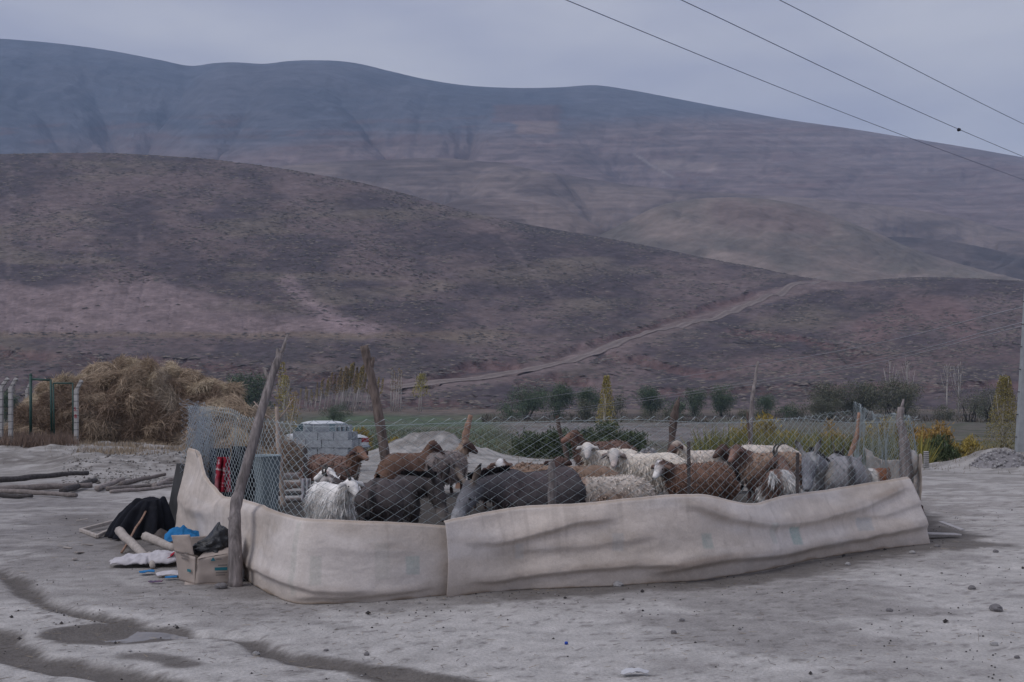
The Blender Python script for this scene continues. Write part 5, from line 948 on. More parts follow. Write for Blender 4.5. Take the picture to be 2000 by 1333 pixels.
# ------------------------------------------------------------------ concrete fence posts and gate at the left
M_CONC = mat('concrete', (.36, .35, .34), .9, noise=(9, .22), bump=(40, .01, .5)); M_GREEN = mat('green_paint', (.018, .055, .045), .5, noise=(8, .3), spec=.4); M_RED = mat('red_paint', (.30, .012, .03), .6); M_DWIRE = mat('dark_wire', (.05, .05, .055), .5, metal=.5)
def conc_post(label, px, py0, pytop, Y, bend, rr=.06):
    b = W(px, py0, Y); t = W(px, pytop, Y); root = thing('concrete_post', label, 'post', b, 'concrete fence posts'); hgt = t[2] - b[2]
    mb = MB(); mb.box((b[0], b[1], b[2] + hgt / 2 - .05), (rr * 2, rr * 2, hgt + .1), bev=.012); mb.obj('shaft', M_CONC, root, smooth=False)
    if bend:
        mb = MB(); d = A(bend, 0, .30); c = t - A(0, 0, .02); R = roty(math.atan2(bend, .30)); mb.box(c + d * .5, (rr * 1.7, rr * 1.8, .40), rot=R, bev=.012); mb.obj('angled_arm', M_CONC, root, smooth=False)
        for f in (.35, .8):
            mb = MB(); q = c + d * f; mb.tube([q + A(-rr * 1.2, -rr * 1.1, 0), q + A(rr * 1.2, -rr * 1.1, .01), q + A(rr * 1.2, rr, 0)], .008, 5); mb.obj('wire_tie', M_DWIRE, root)
    for f in np.linspace(.12, .93, 8):
        mb = MB(); q = A(b[0], b[1], b[2] + hgt * f); e = rr * 1.06; mb.tube([q + A(-e, -e, 0), q + A(e, -e, .006), q + A(e, e, 0), q + A(-e, e, 0), q + A(-e, -e, 0)], .007, 4); mb.obj('wire_tie', M_DWIRE, root)
    return root, b, t
conc_post('leftmost concrete post with bent top at the photo edge', 2, 885, 757, 37.5, .22)
conc_post('second concrete post with bent top, left of the green gate', 21, 882, 758, 37.5, .17)
conc_post('thin concrete post behind the green gate', 53, 870, 762, 42, .14, .05)
r_, b_, t_ = conc_post('concrete post with red painted numerals right of the green gate', 149, 882, 762, 37.5, .16)
def text_part(s, root, loc, size, m, name='numeral', rx=math.pi / 2, rz=0, ext=.003):
    c = bpy.data.curves.new('num', 'FONT'); c.body = s; c.size = size; c.extrude = ext; c.align_x = 'CENTER'; o = bpy.data.objects.new('num', c); COL.objects.link(o)
    bpy.context.view_layer.update(); me = bpy.data.meshes.new_from_object(o.evaluated_get(bpy.context.evaluated_depsgraph_get())); bpy.data.objects.remove(o)
    n = bpy.data.objects.new(name, me); COL.objects.link(n); me.materials.clear(); me.materials.append(m); n.parent = root; n.location = np.asarray(loc) - WORLD[root.name]; n.rotation_euler = (rx, 0, rz); return n
text_part('5,', r_, A(b_[0], b_[1] - .066, W(149, 803, 37.5)[2]), .17, M_RED); text_part('8', r_, A(b_[0], b_[1] - .066, W(149, 817, 37.5)[2]), .17, M_RED)
def gate():
    Y = 39; root = thing('metal_gate', 'open dark green tubular gate frame before the haystack', 'gate', W(100, 868, Y))
    def bar(name, a, b, r=.035, Y1=Y, Y2=Y):
        mb = MB(); mb.tube([W(*a, Y1), W(*b, Y2)], r, 8); mb.obj(name, M_GREEN, root)
    bar('gate_post', (60, 870), (60, 733), .05); bar('gate_rail', (60, 741), (100, 743)); bar('gate_stile', (99, 742), (101, 850), .038); bar('gate_stile', (104, 750), (106, 866), .03, 38.6, 38.6)
    bar('gate_rail', (104, 749), (142, 749), .025, 38.6, 38.3); bar('gate_stile', (142, 749), (143, 868), .025, 38.3, 38.3); bar('gate_rail', (106, 866), (143, 868), .025, 38.6, 38.3)
    mb = MB(); mb.ball(W(60, 733, Y), .055, 8, 6); mb.obj('post_cap', M_GREEN, root)
gate()
r_, b_, t_ = conc_post('small concrete marker post at the yard edge right of the pen', 1809, 917, 882, 30.2, 0, .055)

# ------------------------------------------------------------------ power pole and lines
def power_pole():
    root = thing('power_pole', 'pale concrete power pole cut by the right photo edge', 'pole', W(1990, 890, 31))
    b = W(1993, 897, 31); t = b + A(.80, 0, 14.5); mb = MB(); V = []
    for q, wd in ((b, .125), (t, .085)): V += [q + A(-wd, -wd * .8, 0), q + A(wd, -wd * .8, 0), q + A(wd, wd * .8, 0), q + A(-wd, wd * .8, 0)]
    mb.add(V, [[0, 1, 5, 4], [1, 2, 6, 5], [2, 3, 7, 6], [3, 0, 4, 7], [4, 5, 6, 7]]); mb.obj('shaft', mat('pole_concrete', (.27, .285, .295), .9, noise=(5, .15), bump=(30, .01, .4)), root, smooth=False)
    for f in np.linspace(.04, .9, 22):
        q = b + (t - b) * f; wd = .125 - .04 * f; mb = MB(); mb.tube([q + A(-wd - .05, 0, 0), q + A(-wd + .02, 0, 0)], .014, 6); mb.obj('step_bolt', M_DWIRE, root)
    mb = MB(); q = t - A(0, 0, .3); mb.box(q + A(.12, 0, 0), (.09, 2.0, .1), bev=.01); arm = mb.obj('cross_arm', M_CONC, root, smooth=False)
    for dx in (-.9, -.3, .9):
        mb = MB(); mb.tube([q + A(.12, dx, .05), q + A(.12, dx, .1), q + A(.12, dx, .2)], [.045, .06, .03], 8); mb.obj('insulator', mat('porcelain', (.5, .45, .4), .3), root)
power_pole()
M_CABLE = mat('cable', (.11, .13, .21), .6); M_CABLE2 = mat('far_cable', (.26, .26, .29), .6)
def cable(label, pts, r, m, group, sag=0, n=60):
    C = np.array([W(*p) for p in pts]); t = np.linspace(0, 1, len(C)); tt = np.linspace(0, 1, n); P = np.stack([sinterp(np.stack([t, C[:, k]], 1), tt) for k in range(3)], 1); P[:, 2] -= sag * 4 * tt * (1 - tt)
    mb = MB(); mb.tube(P, r, 5); o = mb.obj('power_line', m); return tag(o, label, 'cable', group), P
cable('lowest of the three dark cables crossing the sky', [(1105 - 430, -190, 24), (1105, 0, 30), (1780, 271, 52), (2300, 460, 90)], .012, M_CABLE, 'cables across the sky')
o2, P2 = cable('middle dark cable across the sky, carrying a small black clamp', [(1330 - 430, -200, 24), (1330, 0, 30), (1882, 257, 48), (2300, 430, 80)], .012, M_CABLE, 'cables across the sky')
cable('topmost of the three dark cables, at the right corner of the sky', [(1522 - 430, -215, 24), (1522, 0, 30), (2000, 243, 46), (2300, 380, 60)], .011, M_CABLE, 'cables across the sky')
k = np.abs(1000 + F * P2[:, 0] / P2[:, 1] - 1882).argmin(); mb = MB(); tq = P2[k + 1] - P2[k]; tq /= np.linalg.norm(tq); mb.tube([P2[k] - tq * .12 - A(0, 0, .03), P2[k] - tq * .05 - A(0, 0, .02), P2[k] + tq * .06, P2[k] + tq * .13 - A(0, 0, .04)], [.03, .075, .06, .02], 8); cl = mb.obj('cable_clamp', mat('clamp_black', (.02, .02, .03), .6)); cl.parent = o2
for lab, a, b in (('upper thin cable sloping across the lower hillside', (900, 800), (2000, 600)), ('middle thin cable sloping across the lower hillside', (990, 818), (2000, 630)), ('lower thin cable sloping across the lower hillside', (990, 822), (2000, 637))):
    cable(lab, [(a[0] - 120, a[1] + 20, 230), (a[0], a[1], 190), ((a[0] + b[0]) / 2, (a[1] + b[1]) / 2 + 18, 80), (b[0], b[1], 34), (2120, b[1] - 40, 30)], .016, M_CABLE2, 'thin cables over the lower hillside')

# ------------------------------------------------------------------ parked car
M_CARW = mat('car_paint', (.56, .58, .60), .35, noise=(3, .06), spec=.5); M_GLASS = mat('car_glass', (.05, .085, .10), .08, spec=.6); M_CHROME = mat('chrome', (.30, .33, .35), .25, metal=.8); M_TYRE = mat('tyre', (.012, .012, .013), .9); M_LAMP = mat('tail_lamp_red', (.24, .012, .02), .3, spec=.5); M_BLKT = mat('black_trim', (.02, .02, .022), .6)
def car():
    loc = A((628 - 1000) / F * 42, 42, float(gz((628 - 1000) / F * 42, 42, False)) + .0); root = thing('parked_car', 'white old saloon car parked behind the block stack, tail to the right', 'car', loc)
    Rm = rotz(R_(180 - 52)); S = .98; tr = lambda v: (np.asarray(v, float) * S) @ Rm.T + loc          # x forward
    def loft(secs, name, m, parent=root, sub=2):
        """sections along x: (x, half width, z low, z high, roundness)"""
        P = []
        for x, hw, z0, z1, rd in secs:
            a = np.linspace(0, 2 * np.pi, 24, endpoint=False); ca, sa = np.cos(a), np.sin(a); e = rd
            P.append(np.stack([np.full(24, x), hw * np.sign(ca) * np.abs(ca) ** e, (z0 + z1) / 2 + (z1 - z0) / 2 * np.sign(sa) * np.abs(sa) ** e], 1))
        P = np.array(P); mb = MB(); mb.grid(tr(P.reshape(-1, 3)).reshape(P.shape).transpose(1, 0, 2), close_u=True)
        for e in (0, -1): mb.add(np.vstack([tr(P[e]), tr(P[e].mean(0))[None]]), None, [[i, (i + 1) % 24, 24] for i in range(24)])
        return mb.obj(name, m, parent)
    body = loft([(-2.12, .60, .46, .80, .5), (-2.08, .74, .40, .90, .4), (-1.6, .80, .30, .95, .35), (-.9, .82, .26, .96, .3), (.5, .82, .26, .94, .3), (1.2, .81, .28, .92, .35), (1.9, .77, .34, .86, .4), (2.1, .66, .42, .78, .5)], 'body', M_CARW)
    loft([(-1.30, .60, .86, .95, .45), (-1.12, .66, .86, 1.10, .4), (-.80, .64, .86, 1.34, .4), (-.5, .63, .86, 1.39, .38), (.1, .63, .86, 1.40, .38), (.45, .64, .86, 1.36, .4), (.75, .66, .86, 1.13, .4), (1.0, .66, .86, .95, .45)], 'cabin', M_CARW)
    def pane(name, q, m=M_GLASS):
        q = np.array(q, float); nrm = np.cross(q[1] - q[0], q[2] - q[0]); nrm /= np.linalg.norm(nrm); mb = MB(); mb.add(tr(np.vstack([q + nrm * .012, q - nrm * .02])), [[0, 1, 2, 3], [4, 7, 6, 5], [0, 4, 5, 1], [1, 5, 6, 2], [2, 6, 7, 3], [3, 7, 4, 0]]); return mb.obj(name, m, root, smooth=False)
    for sd in (-1, 1):
        o = .675 * sd
        pane('side_window', [(-.98, o, .98), (-.16, o, .98), (-.18, o * .93, 1.30), (-.72, o * .93, 1.28)][::sd]); pane('side_window', [(-.08, o, .98), (.78, o, .98), (.50, o * .93, 1.28), (-.06, o * .93, 1.30)][::sd])
    pane('rear_window', [(-1.28, -.54, .98), (-1.28, .54, .98), (-.90, .50, 1.30), (-.90, -.50, 1.30)][::-1]); pane('windscreen', [(.92, -.54, 1.0), (.92, .54, 1.0), (.58, .50, 1.31), (.58, -.50, 1.31)])
    for sd in (-1, 1):
        mb = MB(); mb.box((0, 0, 0), (.05, .30, .15), bev=.012); mb.V = [tr(v + A(-2.12, sd * .56, .74)) for v in mb.V]; mb.obj('tail_light', M_LAMP, root, smooth=False)
        for x in (-1.32, 1.28):
            mb = MB(); a = np.linspace(0, 2 * np.pi, 24, endpoint=False); ring = lambda r, y: np.stack([x + np.cos(a) * r, np.full(24, y), .29 + np.sin(a) * r], 1)
            P = np.array([ring(.18, sd * .80), ring(.27, sd * .81), ring(.29, sd * .76), ring(.29, sd * .66), ring(.2, sd * .64)]); mb.grid(tr(P.reshape(-1, 3)).reshape(P.shape).transpose(1, 0, 2), close_u=True); wh = mb.obj('wheel', M_TYRE, root)
            mb = MB(); mb.add(tr(np.vstack([ring(.18, sd * .805), [[x, sd * .79, .29]]])), None, [[i, (i + 1) % 24, 24] for i in range(24)]); hub = mb.obj('rim', M_CHROME, None); hub.parent = wh; hub.location = -np.asarray(WORLD[wh.name])
    for x, nm in ((-2.17, 'rear_bumper'), (2.14, 'front_bumper')):
        mb = MB(); y = np.linspace(-.78, .78, 13); mb.tube(tr(np.stack([x + (.12 if x < 0 else -.12) * (np.abs(y) / .78) ** 4, y, np.full(13, .50)], 1)), .055, 8); mb.obj(nm, M_CHROME, root)
    mb = MB(); mb.box((0, 0, 0), (.02, .95, .17), bev=.004); mb.V = [tr(v + A(-2.125, 0, .74)) for v in mb.V]; mb.obj('tail_panel', M_BLKT, root, smooth=False)
    mb = MB(); mb.box((0, 0, 0), (.02, .44, .11), bev=.004); mb.V = [tr(v + A(-2.15, 0, .66)) for v in mb.V]; mb.obj('number_plate', mat('plate', (.5, .5, .48), .5), root, smooth=False)
car()

# ------------------------------------------------------------------ block stack
def blocks():
    loc = W(622, 921, 29.6); loc[2] = 0; root = thing('block_stack', 'tall stack of grey hollow concrete blocks in front of the car', 'block stack', loc)
    mc = mat('breeze_block', (.27, .29, .315), .95, noise=(14, .22, 2.1, .16), bump=(50, .012, .7))
    mb = MB(); L, B, Hh = .39, .19, .19
    # hollow block: outer shell with three cores open at the top
    xs = [-L / 2, -L / 2 + .03, -.075, -.045, .045, .075, L / 2 - .03, L / 2]; 
    mb.box((0, -B / 2 + .015, 0), (L, .03, Hh)); mb.box((0, B / 2 - .015, 0), (L, .03, Hh))
    for x in (-L / 2 + .015, -.06, .06, L / 2 - .015): mb.box((x, 0, 0), (.03, B - .06, Hh - .002))
    me = mb.mesh('concrete_block', smooth=False); me.materials.append(mc); ra = np.random.default_rng(9); th = R_(-9)
    for layer in range(5):
        for ix in range(4):
            for iy in range(4):
                if layer == 4 and ix == 0 and iy < 2: continue
                if 0 < ix < 3 and 0 < iy < 3 and layer < 3: continue
                o = bpy.data.objects.new('concrete_block', me); COL.objects.link(o); o.parent = root
                end = (layer + ix) % 3 == 2 and iy == 0
                p = rotz(th) @ A((ix - 1.5) * .400 + ra.normal(0, .012) + (.1 if layer % 2 else 0), iy * .215 + ra.normal(0, .015), layer * .195 + .097); o.location = p; o.rotation_euler = (0, 0, th + ra.normal(0, .04))
    for p, e in ((A(.05, .1, 1.07), (0, 0, .3)), (A(-.25, .45, 1.07), (0, 0, .5)), (A(.62, .1, 1.06), (1.57, 0, -.1)), (A(-.95, .2, .10), (0, 0, .8)), (A(-.90, .3, .30), (.1, 0, .5))):
        o = bpy.data.objects.new('concrete_block', me); COL.objects.link(o); o.parent = root; o.location = p; o.rotation_euler = e
blocks()

# ------------------------------------------------------------------ logs
def log(label, a, b, r, m, group, seed, wob=.04):
    """a, b = (px, py) on the ground; lifted by dz"""
    pa, pb = G(*a[:2]), G(*b[:2]); pa[2] = r * 1.0 + (a[2] if len(a) > 2 else 0); pb[2] = r * .9 + (b[2] if len(b) > 2 else 0)
    r = r * .82
    for q in (pa, pb): q[2] += float(gz(q[0], q[1]))
    t = np.linspace(0, 1, 14)[:, None]; P = pa + (pb - pa) * t; P[:, 1] += fbm(t[:, 0] * 4 + seed, t[:, 0] * 0, 3, seed) * wob * 4; P[:, 2] += fbm(t[:, 0] * 5 + seed, t[:, 0] * 0 + 3, 3, seed + 1) * wob
    R = r * (1.1 - .3 * t[:, 0]) * (1 + .4 * fbm(t[:, 0] * 9, t[:, 0] * 0, 3, seed)); mb = MB(); mb.tube(P, R, 9); o = mb.obj('log', m); return tag(o, label, 'log', group)
M_LOG1 = mat('grey_log', (.19, .165, .155), .9, noise=(16, .35), bump=(24, .02, .9)); M_LOG2 = mat('dark_log', (.075, .068, .068), .9, noise=(16, .4), bump=(24, .03, 1)); M_LOG3 = mat('pale_log', (.27, .235, .22), .9, noise=(14, .3), bump=(24, .02, .8))
gl = 'logs lying left of the pen'
for k, (lab, a, b, r, m) in enumerate((('dark round log on top of the left pile', (-10, 958, .12), (172, 944, .16), .070, M_LOG2), ('grey log under the dark log of the left pile', (-20, 965, .02), (182, 958, .04), .075, M_LOG1), ('short dark log end at the right of the left pile', (120, 968), (186, 950, .06), .075, M_LOG2), ('long grey log at the front of the left pile', (-40, 962), (150, 974), .060, M_LOG1), ('front dark log of the left pile at the photo edge', (-40, 972), (62, 974), .055, M_LOG2),
    ('pale log right of the left pile', (188, 962), (240, 944), .065, M_LOG3), ('bent grey branch log reaching towards the pen', (238, 950), (322, 932), .060, M_LOG1), ('thin grey log in the right pile', (210, 960), (336, 948), .045, M_LOG1), ('front grey log of the right pile', (215, 966), (350, 952), .040, M_LOG3), ('short pale log against the dark board', (300, 956), (345, 940, .02), .055, M_LOG3))): log(lab, a, b, r, m, gl, 20 + k)
gp = 'logs lying inside the pen'
for k, (lab, a, b, r, m) in enumerate((('top pale log of the heap inside the pen', (540, 955, .16), (640, 943, .16), .075, M_LOG3), ('middle brown log of the heap inside the pen', (540, 962, .04), (650, 957, .04), .085, mat('brown_log', (.20, .15, .125), .9, noise=(14, .35), bump=(24, .03, .9))), ('dark thin log under the heap inside the pen', (535, 967), (640, 966), .05, M_LOG2), ('pale flat log lying nearest the goats', (540, 985), (660, 976), .05, M_LOG3))): log(lab, a, b, r, m, gp, 50 + k, .02)
# ------------------------------------------------------------------ the heap of clothes, sacks and box by the front corner
def cloth_patch(name, label, cat, cx, cy, lx, ly, zfun, m, seed, rot=0, n=48, amp=.02, group=None, col=None, ragged=.12, thick=.006):
    u = np.linspace(-1, 1, n); U, Vv = np.meshgrid(u, u, indexing='ij'); ed = 1 + ragged * fbm(np.arctan2(U, Vv) * 1.5 + seed, U * 0, 3, seed) * 2
    # squircle-ish outline
    q = np.maximum(np.abs(U), np.abs(Vv)); rr = np.hypot(U, Vv) + 1e-9; f = (q / rr) ** .45
    X = U * lx * f * ed; Y = Vv * ly * f * ed; c, s = math.cos(rot), math.sin(rot); Xw = cx + X * c - Y * s; Yw = cy + X * s + Y * c
    Z = zfun(U, Vv, Xw, Yw) + np.abs(fbm(Xw * 7 + seed, Yw * 7, 4, seed)) * amp * 3 + fbm(Xw * 18, Yw * 18 + seed, 3, seed + 1) * amp
    Z = np.maximum(Z, gz(Xw, Yw) + .012); mb = MB(); mb.grid(np.stack([Xw, Yw, Z], -1), None if col is None else col(U, Vv)); o = mb.obj(name, m)
    md = o.modifiers.new('thickness', 'SOLIDIFY'); md.thickness = thick; return tag(o, label, cat, group)
M_BLACK = mat('black_cloth', (.010, .011, .016), .9, noise=(9, .4), bump=(70, .006, .6), spec=.2); M_BLUE = mat('blue_cloth', (.015, .145, .34), .8, noise=(6, .2), bump=(60, .004, .5)); M_WHITEC = mat('white_sack', (.46, .44, .46), .8, noise=(8, .1), bump=(90, .003, .5)); M_REDC = mat('red_cloth', (.30, .012, .03), .8, noise=(6, .2))
M_NAVY = mat('navy_cloth', (.016, .022, .040), .9, noise=(8, .3), bump=(60, .005, .5))
g = G(280, 1050); HX, HY = g[0], g[1]            # middle of the black drape
def drape():
    n, m = 96, 56; a = np.linspace(0, 2 * np.pi, n, endpoint=False)[:, None]; v = np.linspace(0, 1, m)[None]
    hgt = .50; fold = 1 + .26 * v * np.sin(a * 7 + 1 + 2 * v) * (.4 + .6 * vn(a * 2, v * 0, 3)) + .15 * v * np.sin(a * 13 + v * 3) + .55 * v * fbm(np.cos(a) * 1.2, np.sin(a) * 1.2, 3, 8)
    rad = (.04 + .36 * v ** .85) * fold; X = HX + .02 + np.cos(a) * rad * 1.0 - .04 * v + .10 * (1 - v); Yy = HY + np.sin(a) * rad * .75
    Z = hgt * (1 - v ** 2.1) + .22 * fbm(np.cos(a) * v * 2.5 + 1, np.sin(a) * v * 2.5, 4, 5) * (1 - v ** 2) + .015
    P = np.stack([X, Yy, np.maximum(Z, gz(X, Yy) + .01)], -1); mb = MB(); mb.grid(P, close_u=True)
    mb.add(np.vstack([P[:, 0], P[:, 0].mean(0) + A(0, 0, .015)]), None, [[i, (i + 1) % n, n] for i in range(n)]); o = mb.obj('black_drape', M_BLACK); o.modifiers.new('thickness', 'SOLIDIFY').thickness = .008
    tag(o, 'black cloth draped over a heap left of the tarp', 'cloth')
drape()
cloth_patch('navy_cloth', 'dark navy cloth trailing off the left of the black drape', 'cloth', *G(236, 1045)[:2], .20, .12, lambda U, V, X, Y: .10 * np.exp(-(U * 1.5) ** 2) + .02, M_BLACK, 4, .4)
def stick(name, label, a, b, r, m, seed, cat='pole', za=0, zb=0, group='poles in the clothes heap', wob=.02, ends=None):
    pa, pb = G(*a), G(*b); pa[2] += za + r; pb[2] += zb + r; t = np.linspace(0, 1, 12)[:, None]; P = pa + (pb - pa) * t; P[:, 2] += fbm(t[:, 0] * 4 + seed, t[:, 0] * 0, 3, seed) * wob; P[:, 0] += fbm(t[:, 0] * 4, t[:, 0] * 0 + seed, 3, seed) * wob
    mb = MB(); mb.tube(P, r * (1.05 - .2 * t[:, 0]), 8); return tag(mb.obj(name, m), label, cat, group)
M_PEEL = mat('peeled_pole', (.36, .32, .29), .85, noise=(14, .22), bump=(26, .01, .7))
stick('wooden_pole', 'thick pale pole slanting from the black drape under the white sack', (232, 1062), (283, 1096), .055, M_PEEL, 1, za=.10)
stick('wooden_pole', 'short thick pale pole sticking out right of the black drape', (284, 1078), (343, 1092), .055, M_PEEL, 2, za=.12, zb=.06)
stick('wooden_pole', 'pale pole stub poking out below the white sack', (292, 1098), (298, 1112), .035, M_PEEL, 3, za=.05)
stick('wooden_stick', 'brown stick leaning up the front of the black drape', (238, 1082), (287, 1052), .014, M_REDWOOD, 4, zb=.36)
# broken wooden frame
def frame():
    root = thing('window_sash', 'broken pale wooden frame lying left of the black drape', 'sash', G(190, 1045))
    for a, b, za, zb in (((158, 1040), (222, 1030), .0, .05), ((158, 1040), (190, 1052), .0, .0), ((190, 1052), (226, 1042), .0, .05)):
        pa, pb = G(*a) + A(0, 0, za + .03), G(*b) + A(0, 0, zb + .03); d = pb - pa; L = np.linalg.norm(d); ang = math.atan2(d[1], d[0]); mb = MB(); mb.box((pa + pb) / 2, (L + .03, .045, .045), rot=rotz(ang) @ roty(-math.asin(d[2] / L)), bev=.006); mb.obj('frame_bar', M_PEEL, root, smooth=False)
frame()
# sacks and cloths
cloth_patch('white_sack', 'flat white sack spread over the poles below the black drape', 'sack', *G(290, 1104)[:2], .34, .22, lambda U, V, X, Y: .04 + .10 * (np.clip(1 - np.maximum(np.abs(U), np.abs(V)) ** 3, 0, 1)) ** .6 * (.8 + .3 * U), M_WHITEC, 11, .22, amp=.03, n=70, ragged=.28)
cloth_patch('white_cloth', 'white crumpled cloth lying at the right below the white sack', 'cloth', *G(336, 1126)[:2], .15, .09, lambda U, V, X, Y: .05 * np.exp(-U ** 2 - V ** 2) + .01, M_WHITEC, 12, .1, amp=.012)
cloth_patch('white_cloth', 'white cloth tucked under the bright blue cloth', 'cloth', *G(362, 1096)[:2], .16, .08, lambda U, V, X, Y: .14 * np.exp(-(U) ** 2 - V ** 2) + .03, M_WHITEC, 13, .3, amp=.014)
cloth_patch('blue_cloth', 'bright blue cloth on the heap against the tarp', 'cloth', *G(358, 1074)[:2], .21, .16, lambda U, V, X, Y: .19 * np.exp(-(U * .8 + .2) ** 2 - (V * .7 - .5) ** 2) + .06 + .05 * fbm(U * 2, V * 2, 3, 3), M_BLUE, 14, -.1, amp=.035)
cloth_patch('blue_cloth', 'bright blue scrap under the stub of pole', 'cloth', *G(287, 1122)[:2], .075, .06, lambda U, V, X, Y: .03 + 0 * U, M_BLUE, 15, .5, amp=.014)
cloth_patch('blue_cloth', 'small blue scrap beside the left edge of the box', 'cloth', *G(334, 1133)[:2], .06, .04, lambda U, V, X, Y: .03 + 0 * U, M_BLUE, 16, .2, amp=.012)
cloth_patch('red_cloth', 'bright red cloth between the white sack and the box', 'cloth', *G(332, 1106)[:2], .085, .06, lambda U, V, X, Y: .11 + .06 * U, M_REDC, 17, .3, amp=.016)
cloth_patch('brown_cloth', 'brown bundled cloth right of the black drape', 'cloth', *G(318, 1062)[:2], .17, .10, lambda U, V, X, Y: .17 * np.exp(-U ** 2 * 1.5 - V ** 2), mat('brown_rag', (.085, .072, .068), .9, noise=(9, .4)), 18, 0, amp=.03)
cloth_patch('crumpled_wrapper', 'small red and dark wrapper below the white sack', 'litter', *G(304, 1141)[:2], .07, .035, lambda U, V, X, Y: .02 + 0 * U, mat('wrapper', (.16, .05, .08), .5, noise=(30, .5), color2=(.05, .06, .12)), 19, .1, amp=.02)

# dark board leaning behind the tarp peak
b0 = G(345, 1042); mb = MB(); ang = R_(18); mb.box(b0 + A(.0, .22, .44), (.30, .035, .95), rot=roty(R_(8)) @ rotx(R_(-10)), bev=.006); tag(mb.obj('dark_board', mat('old_board', (.070, .070, .072), .9, noise=(7, .35), bump=(30, .01, .6), stretch=(1, 1, .2)), smooth=False), 'dark old board leaning at the left edge of the tarp', 'board')

# cardboard box with a plastic bag
M_CARD = mat('cardboard', (.37, .315, .28), .85, noise=(7, .10), bump=(60, .003, .3)); M_TEAL = mat('teal_print', (.025, .15, .19), .8); M_INK = mat('grey_print', (.17, .15, .14), .85)
def cbox():
    c = G(402, 1142); c[1] += .20; root = thing('cardboard_box', 'open cardboard box with teal print in front of the leaning pole', 'box', c); th = R_(14); Rm = rotz(th)
    w_, d_, h_ = .50, .36, .32; k = .015
    tr = lambda v: (np.asarray(v, float) @ Rm.T) + c
    def panel(name, q, m=M_CARD, wob=.0, n=12, seed=0):
        q = np.array(q, float); u = np.linspace(0, 1, n); U, V = np.meshgrid(u, u, indexing='ij')
        P = (q[0] * ((1 - U) * (1 - V))[..., None] + q[1] * (U * (1 - V))[..., None] + q[2] * (U * V)[..., None] + q[3] * ((1 - U) * V)[..., None])
        nrm = np.cross(q[1] - q[0], q[3] - q[0]); nrm /= np.linalg.norm(nrm); P = P + nrm * (wob * (fbm(U * 3 + seed, V * 3, 3, seed) * 2 + .8 * np.sin(np.pi * U) * np.sin(np.pi * V)))[..., None]
        mb = MB(); mb.grid(tr(P.reshape(-1, 3)).reshape(P.shape)); o = mb.obj(name, m, root); o.modifiers.new('thickness', 'SOLIDIFY').thickness = .005; return o
    hw, hd = w_ / 2, d_ / 2; tw = hw + .0; sk = -.03
    panel('front_panel', [(-hw + .10, -hd, 0), (hw, -hd, 0), (hw + .02, -hd + .03, h_ - .02), (-hw + .12, -hd - .02, h_ - .07)], wob=.018, seed=1)
    panel('side_panel', [(-hw - .06, hd - .05, 0), (-hw + .10, -hd, 0), (-hw + .10, -hd - .02, h_ - .05), (-hw - .10, hd - .1, h_ - .02)], wob=-.006, seed=2)
    panel('back_panel', [(hw, hd, 0), (-hw, hd, 0), (-hw, hd, h_), (hw, hd, h_)], wob=.005, seed=3); panel('side_panel', [(hw, -hd, 0), (hw, hd, 0), (hw, hd, h_), (hw, -hd + .03, h_)], wob=.005, seed=4)
    panel('bottom_panel', [(-hw, -hd, .004), (hw, -hd, .004), (hw, hd, .004), (-hw, hd, .004)])
    panel('top_flap', [(-hw - .10, hd - .12, h_ - .02), (-hw + .09, -hd + .0, h_ - .04), (-hw + .05, -hd - .03, h_ + .17), (-hw - .13, hd - .14, h_ + .14)], wob=.01, seed=5)
    panel('top_flap', [(-hw + .12, -hd - .02, h_ - .07), (hw + .02, -hd + .03, h_ - .02), (hw - .04, -hd + .20, h_ + .03), (-hw + .22, -hd + .16, h_ + .01)], wob=.012, seed=6)
    panel('top_flap', [(hw, -hd + .05, h_), (hw, hd, h_), (hw + .03, hd, h_ + .14), (hw + .02, -hd + .09, h_ + .12)], wob=.008, seed=7)
    panel('top_flap', [(hw, hd, h_), (-hw, hd, h_), (-hw + .04, hd + .02, h_ + .10), (hw - .02, hd + .02, h_ + .12)], wob=.01, seed=8)
    def mark(name, x, z, wd, hh, m, y=-hd - .030, poly=None):
        mb = MB(); 
        if poly is None: mb.box((0, 0, 0), (wd, .002, hh))
        else: mb.add(poly, None, [[0, 1, 2], [3, 5, 4], [0, 3, 1], [1, 3, 4], [1, 4, 2], [2, 4, 5], [2, 5, 0], [0, 5, 3]])
        mb.V = [tr(v + A(x, y, z)) for v in mb.V]; mb.obj(name, m, root, smooth=False)
    tri = [(-.022, 0, -.015), (.022, 0, -.015), (0, 0, .022), (-.022, .002, -.015), (.022, .002, -.015), (0, .002, .022)]
    mark('logo', .02, .245, 0, 0, M_TEAL, poly=tri, y=-hd - .034); mark('printed_line', .075, .245, .05, .012, M_INK, y=-hd - .032)
    mark('printed_band', .095, .150, .12, .030, M_TEAL, y=-hd - .036); mark('printed_line', .11, .185, .085, .012, M_INK, y=-hd - .036); mark('printed_line', .10, .112, .11, .010, M_INK, y=-hd - .034); mark('printed_line', .09, .09, .09, .010, M_INK, y=-hd - .032)
    def smark(wd, z, s, m, hh=.012, name='printed_line'):
        a, b = A(-hw - .06, hd - .05, 0), A(-hw + .10, -hd, 0); d = (b - a) / np.linalg.norm(b - a); nn = A(d[1], -d[0], 0) * 1.0
        if nn[1] > 0: nn = -nn
        q = a + d * s + A(0, 0, z) + nn * .010 + A(-.03, -.01, 0) * (z / .3); mb = MB(); mb.box((0, 0, 0), (wd, .002, hh), rot=rotz(math.atan2(d[1], d[0]))); mb.V = [tr(v + q) for v in mb.V]; mb.obj(name, m, root, smooth=False)
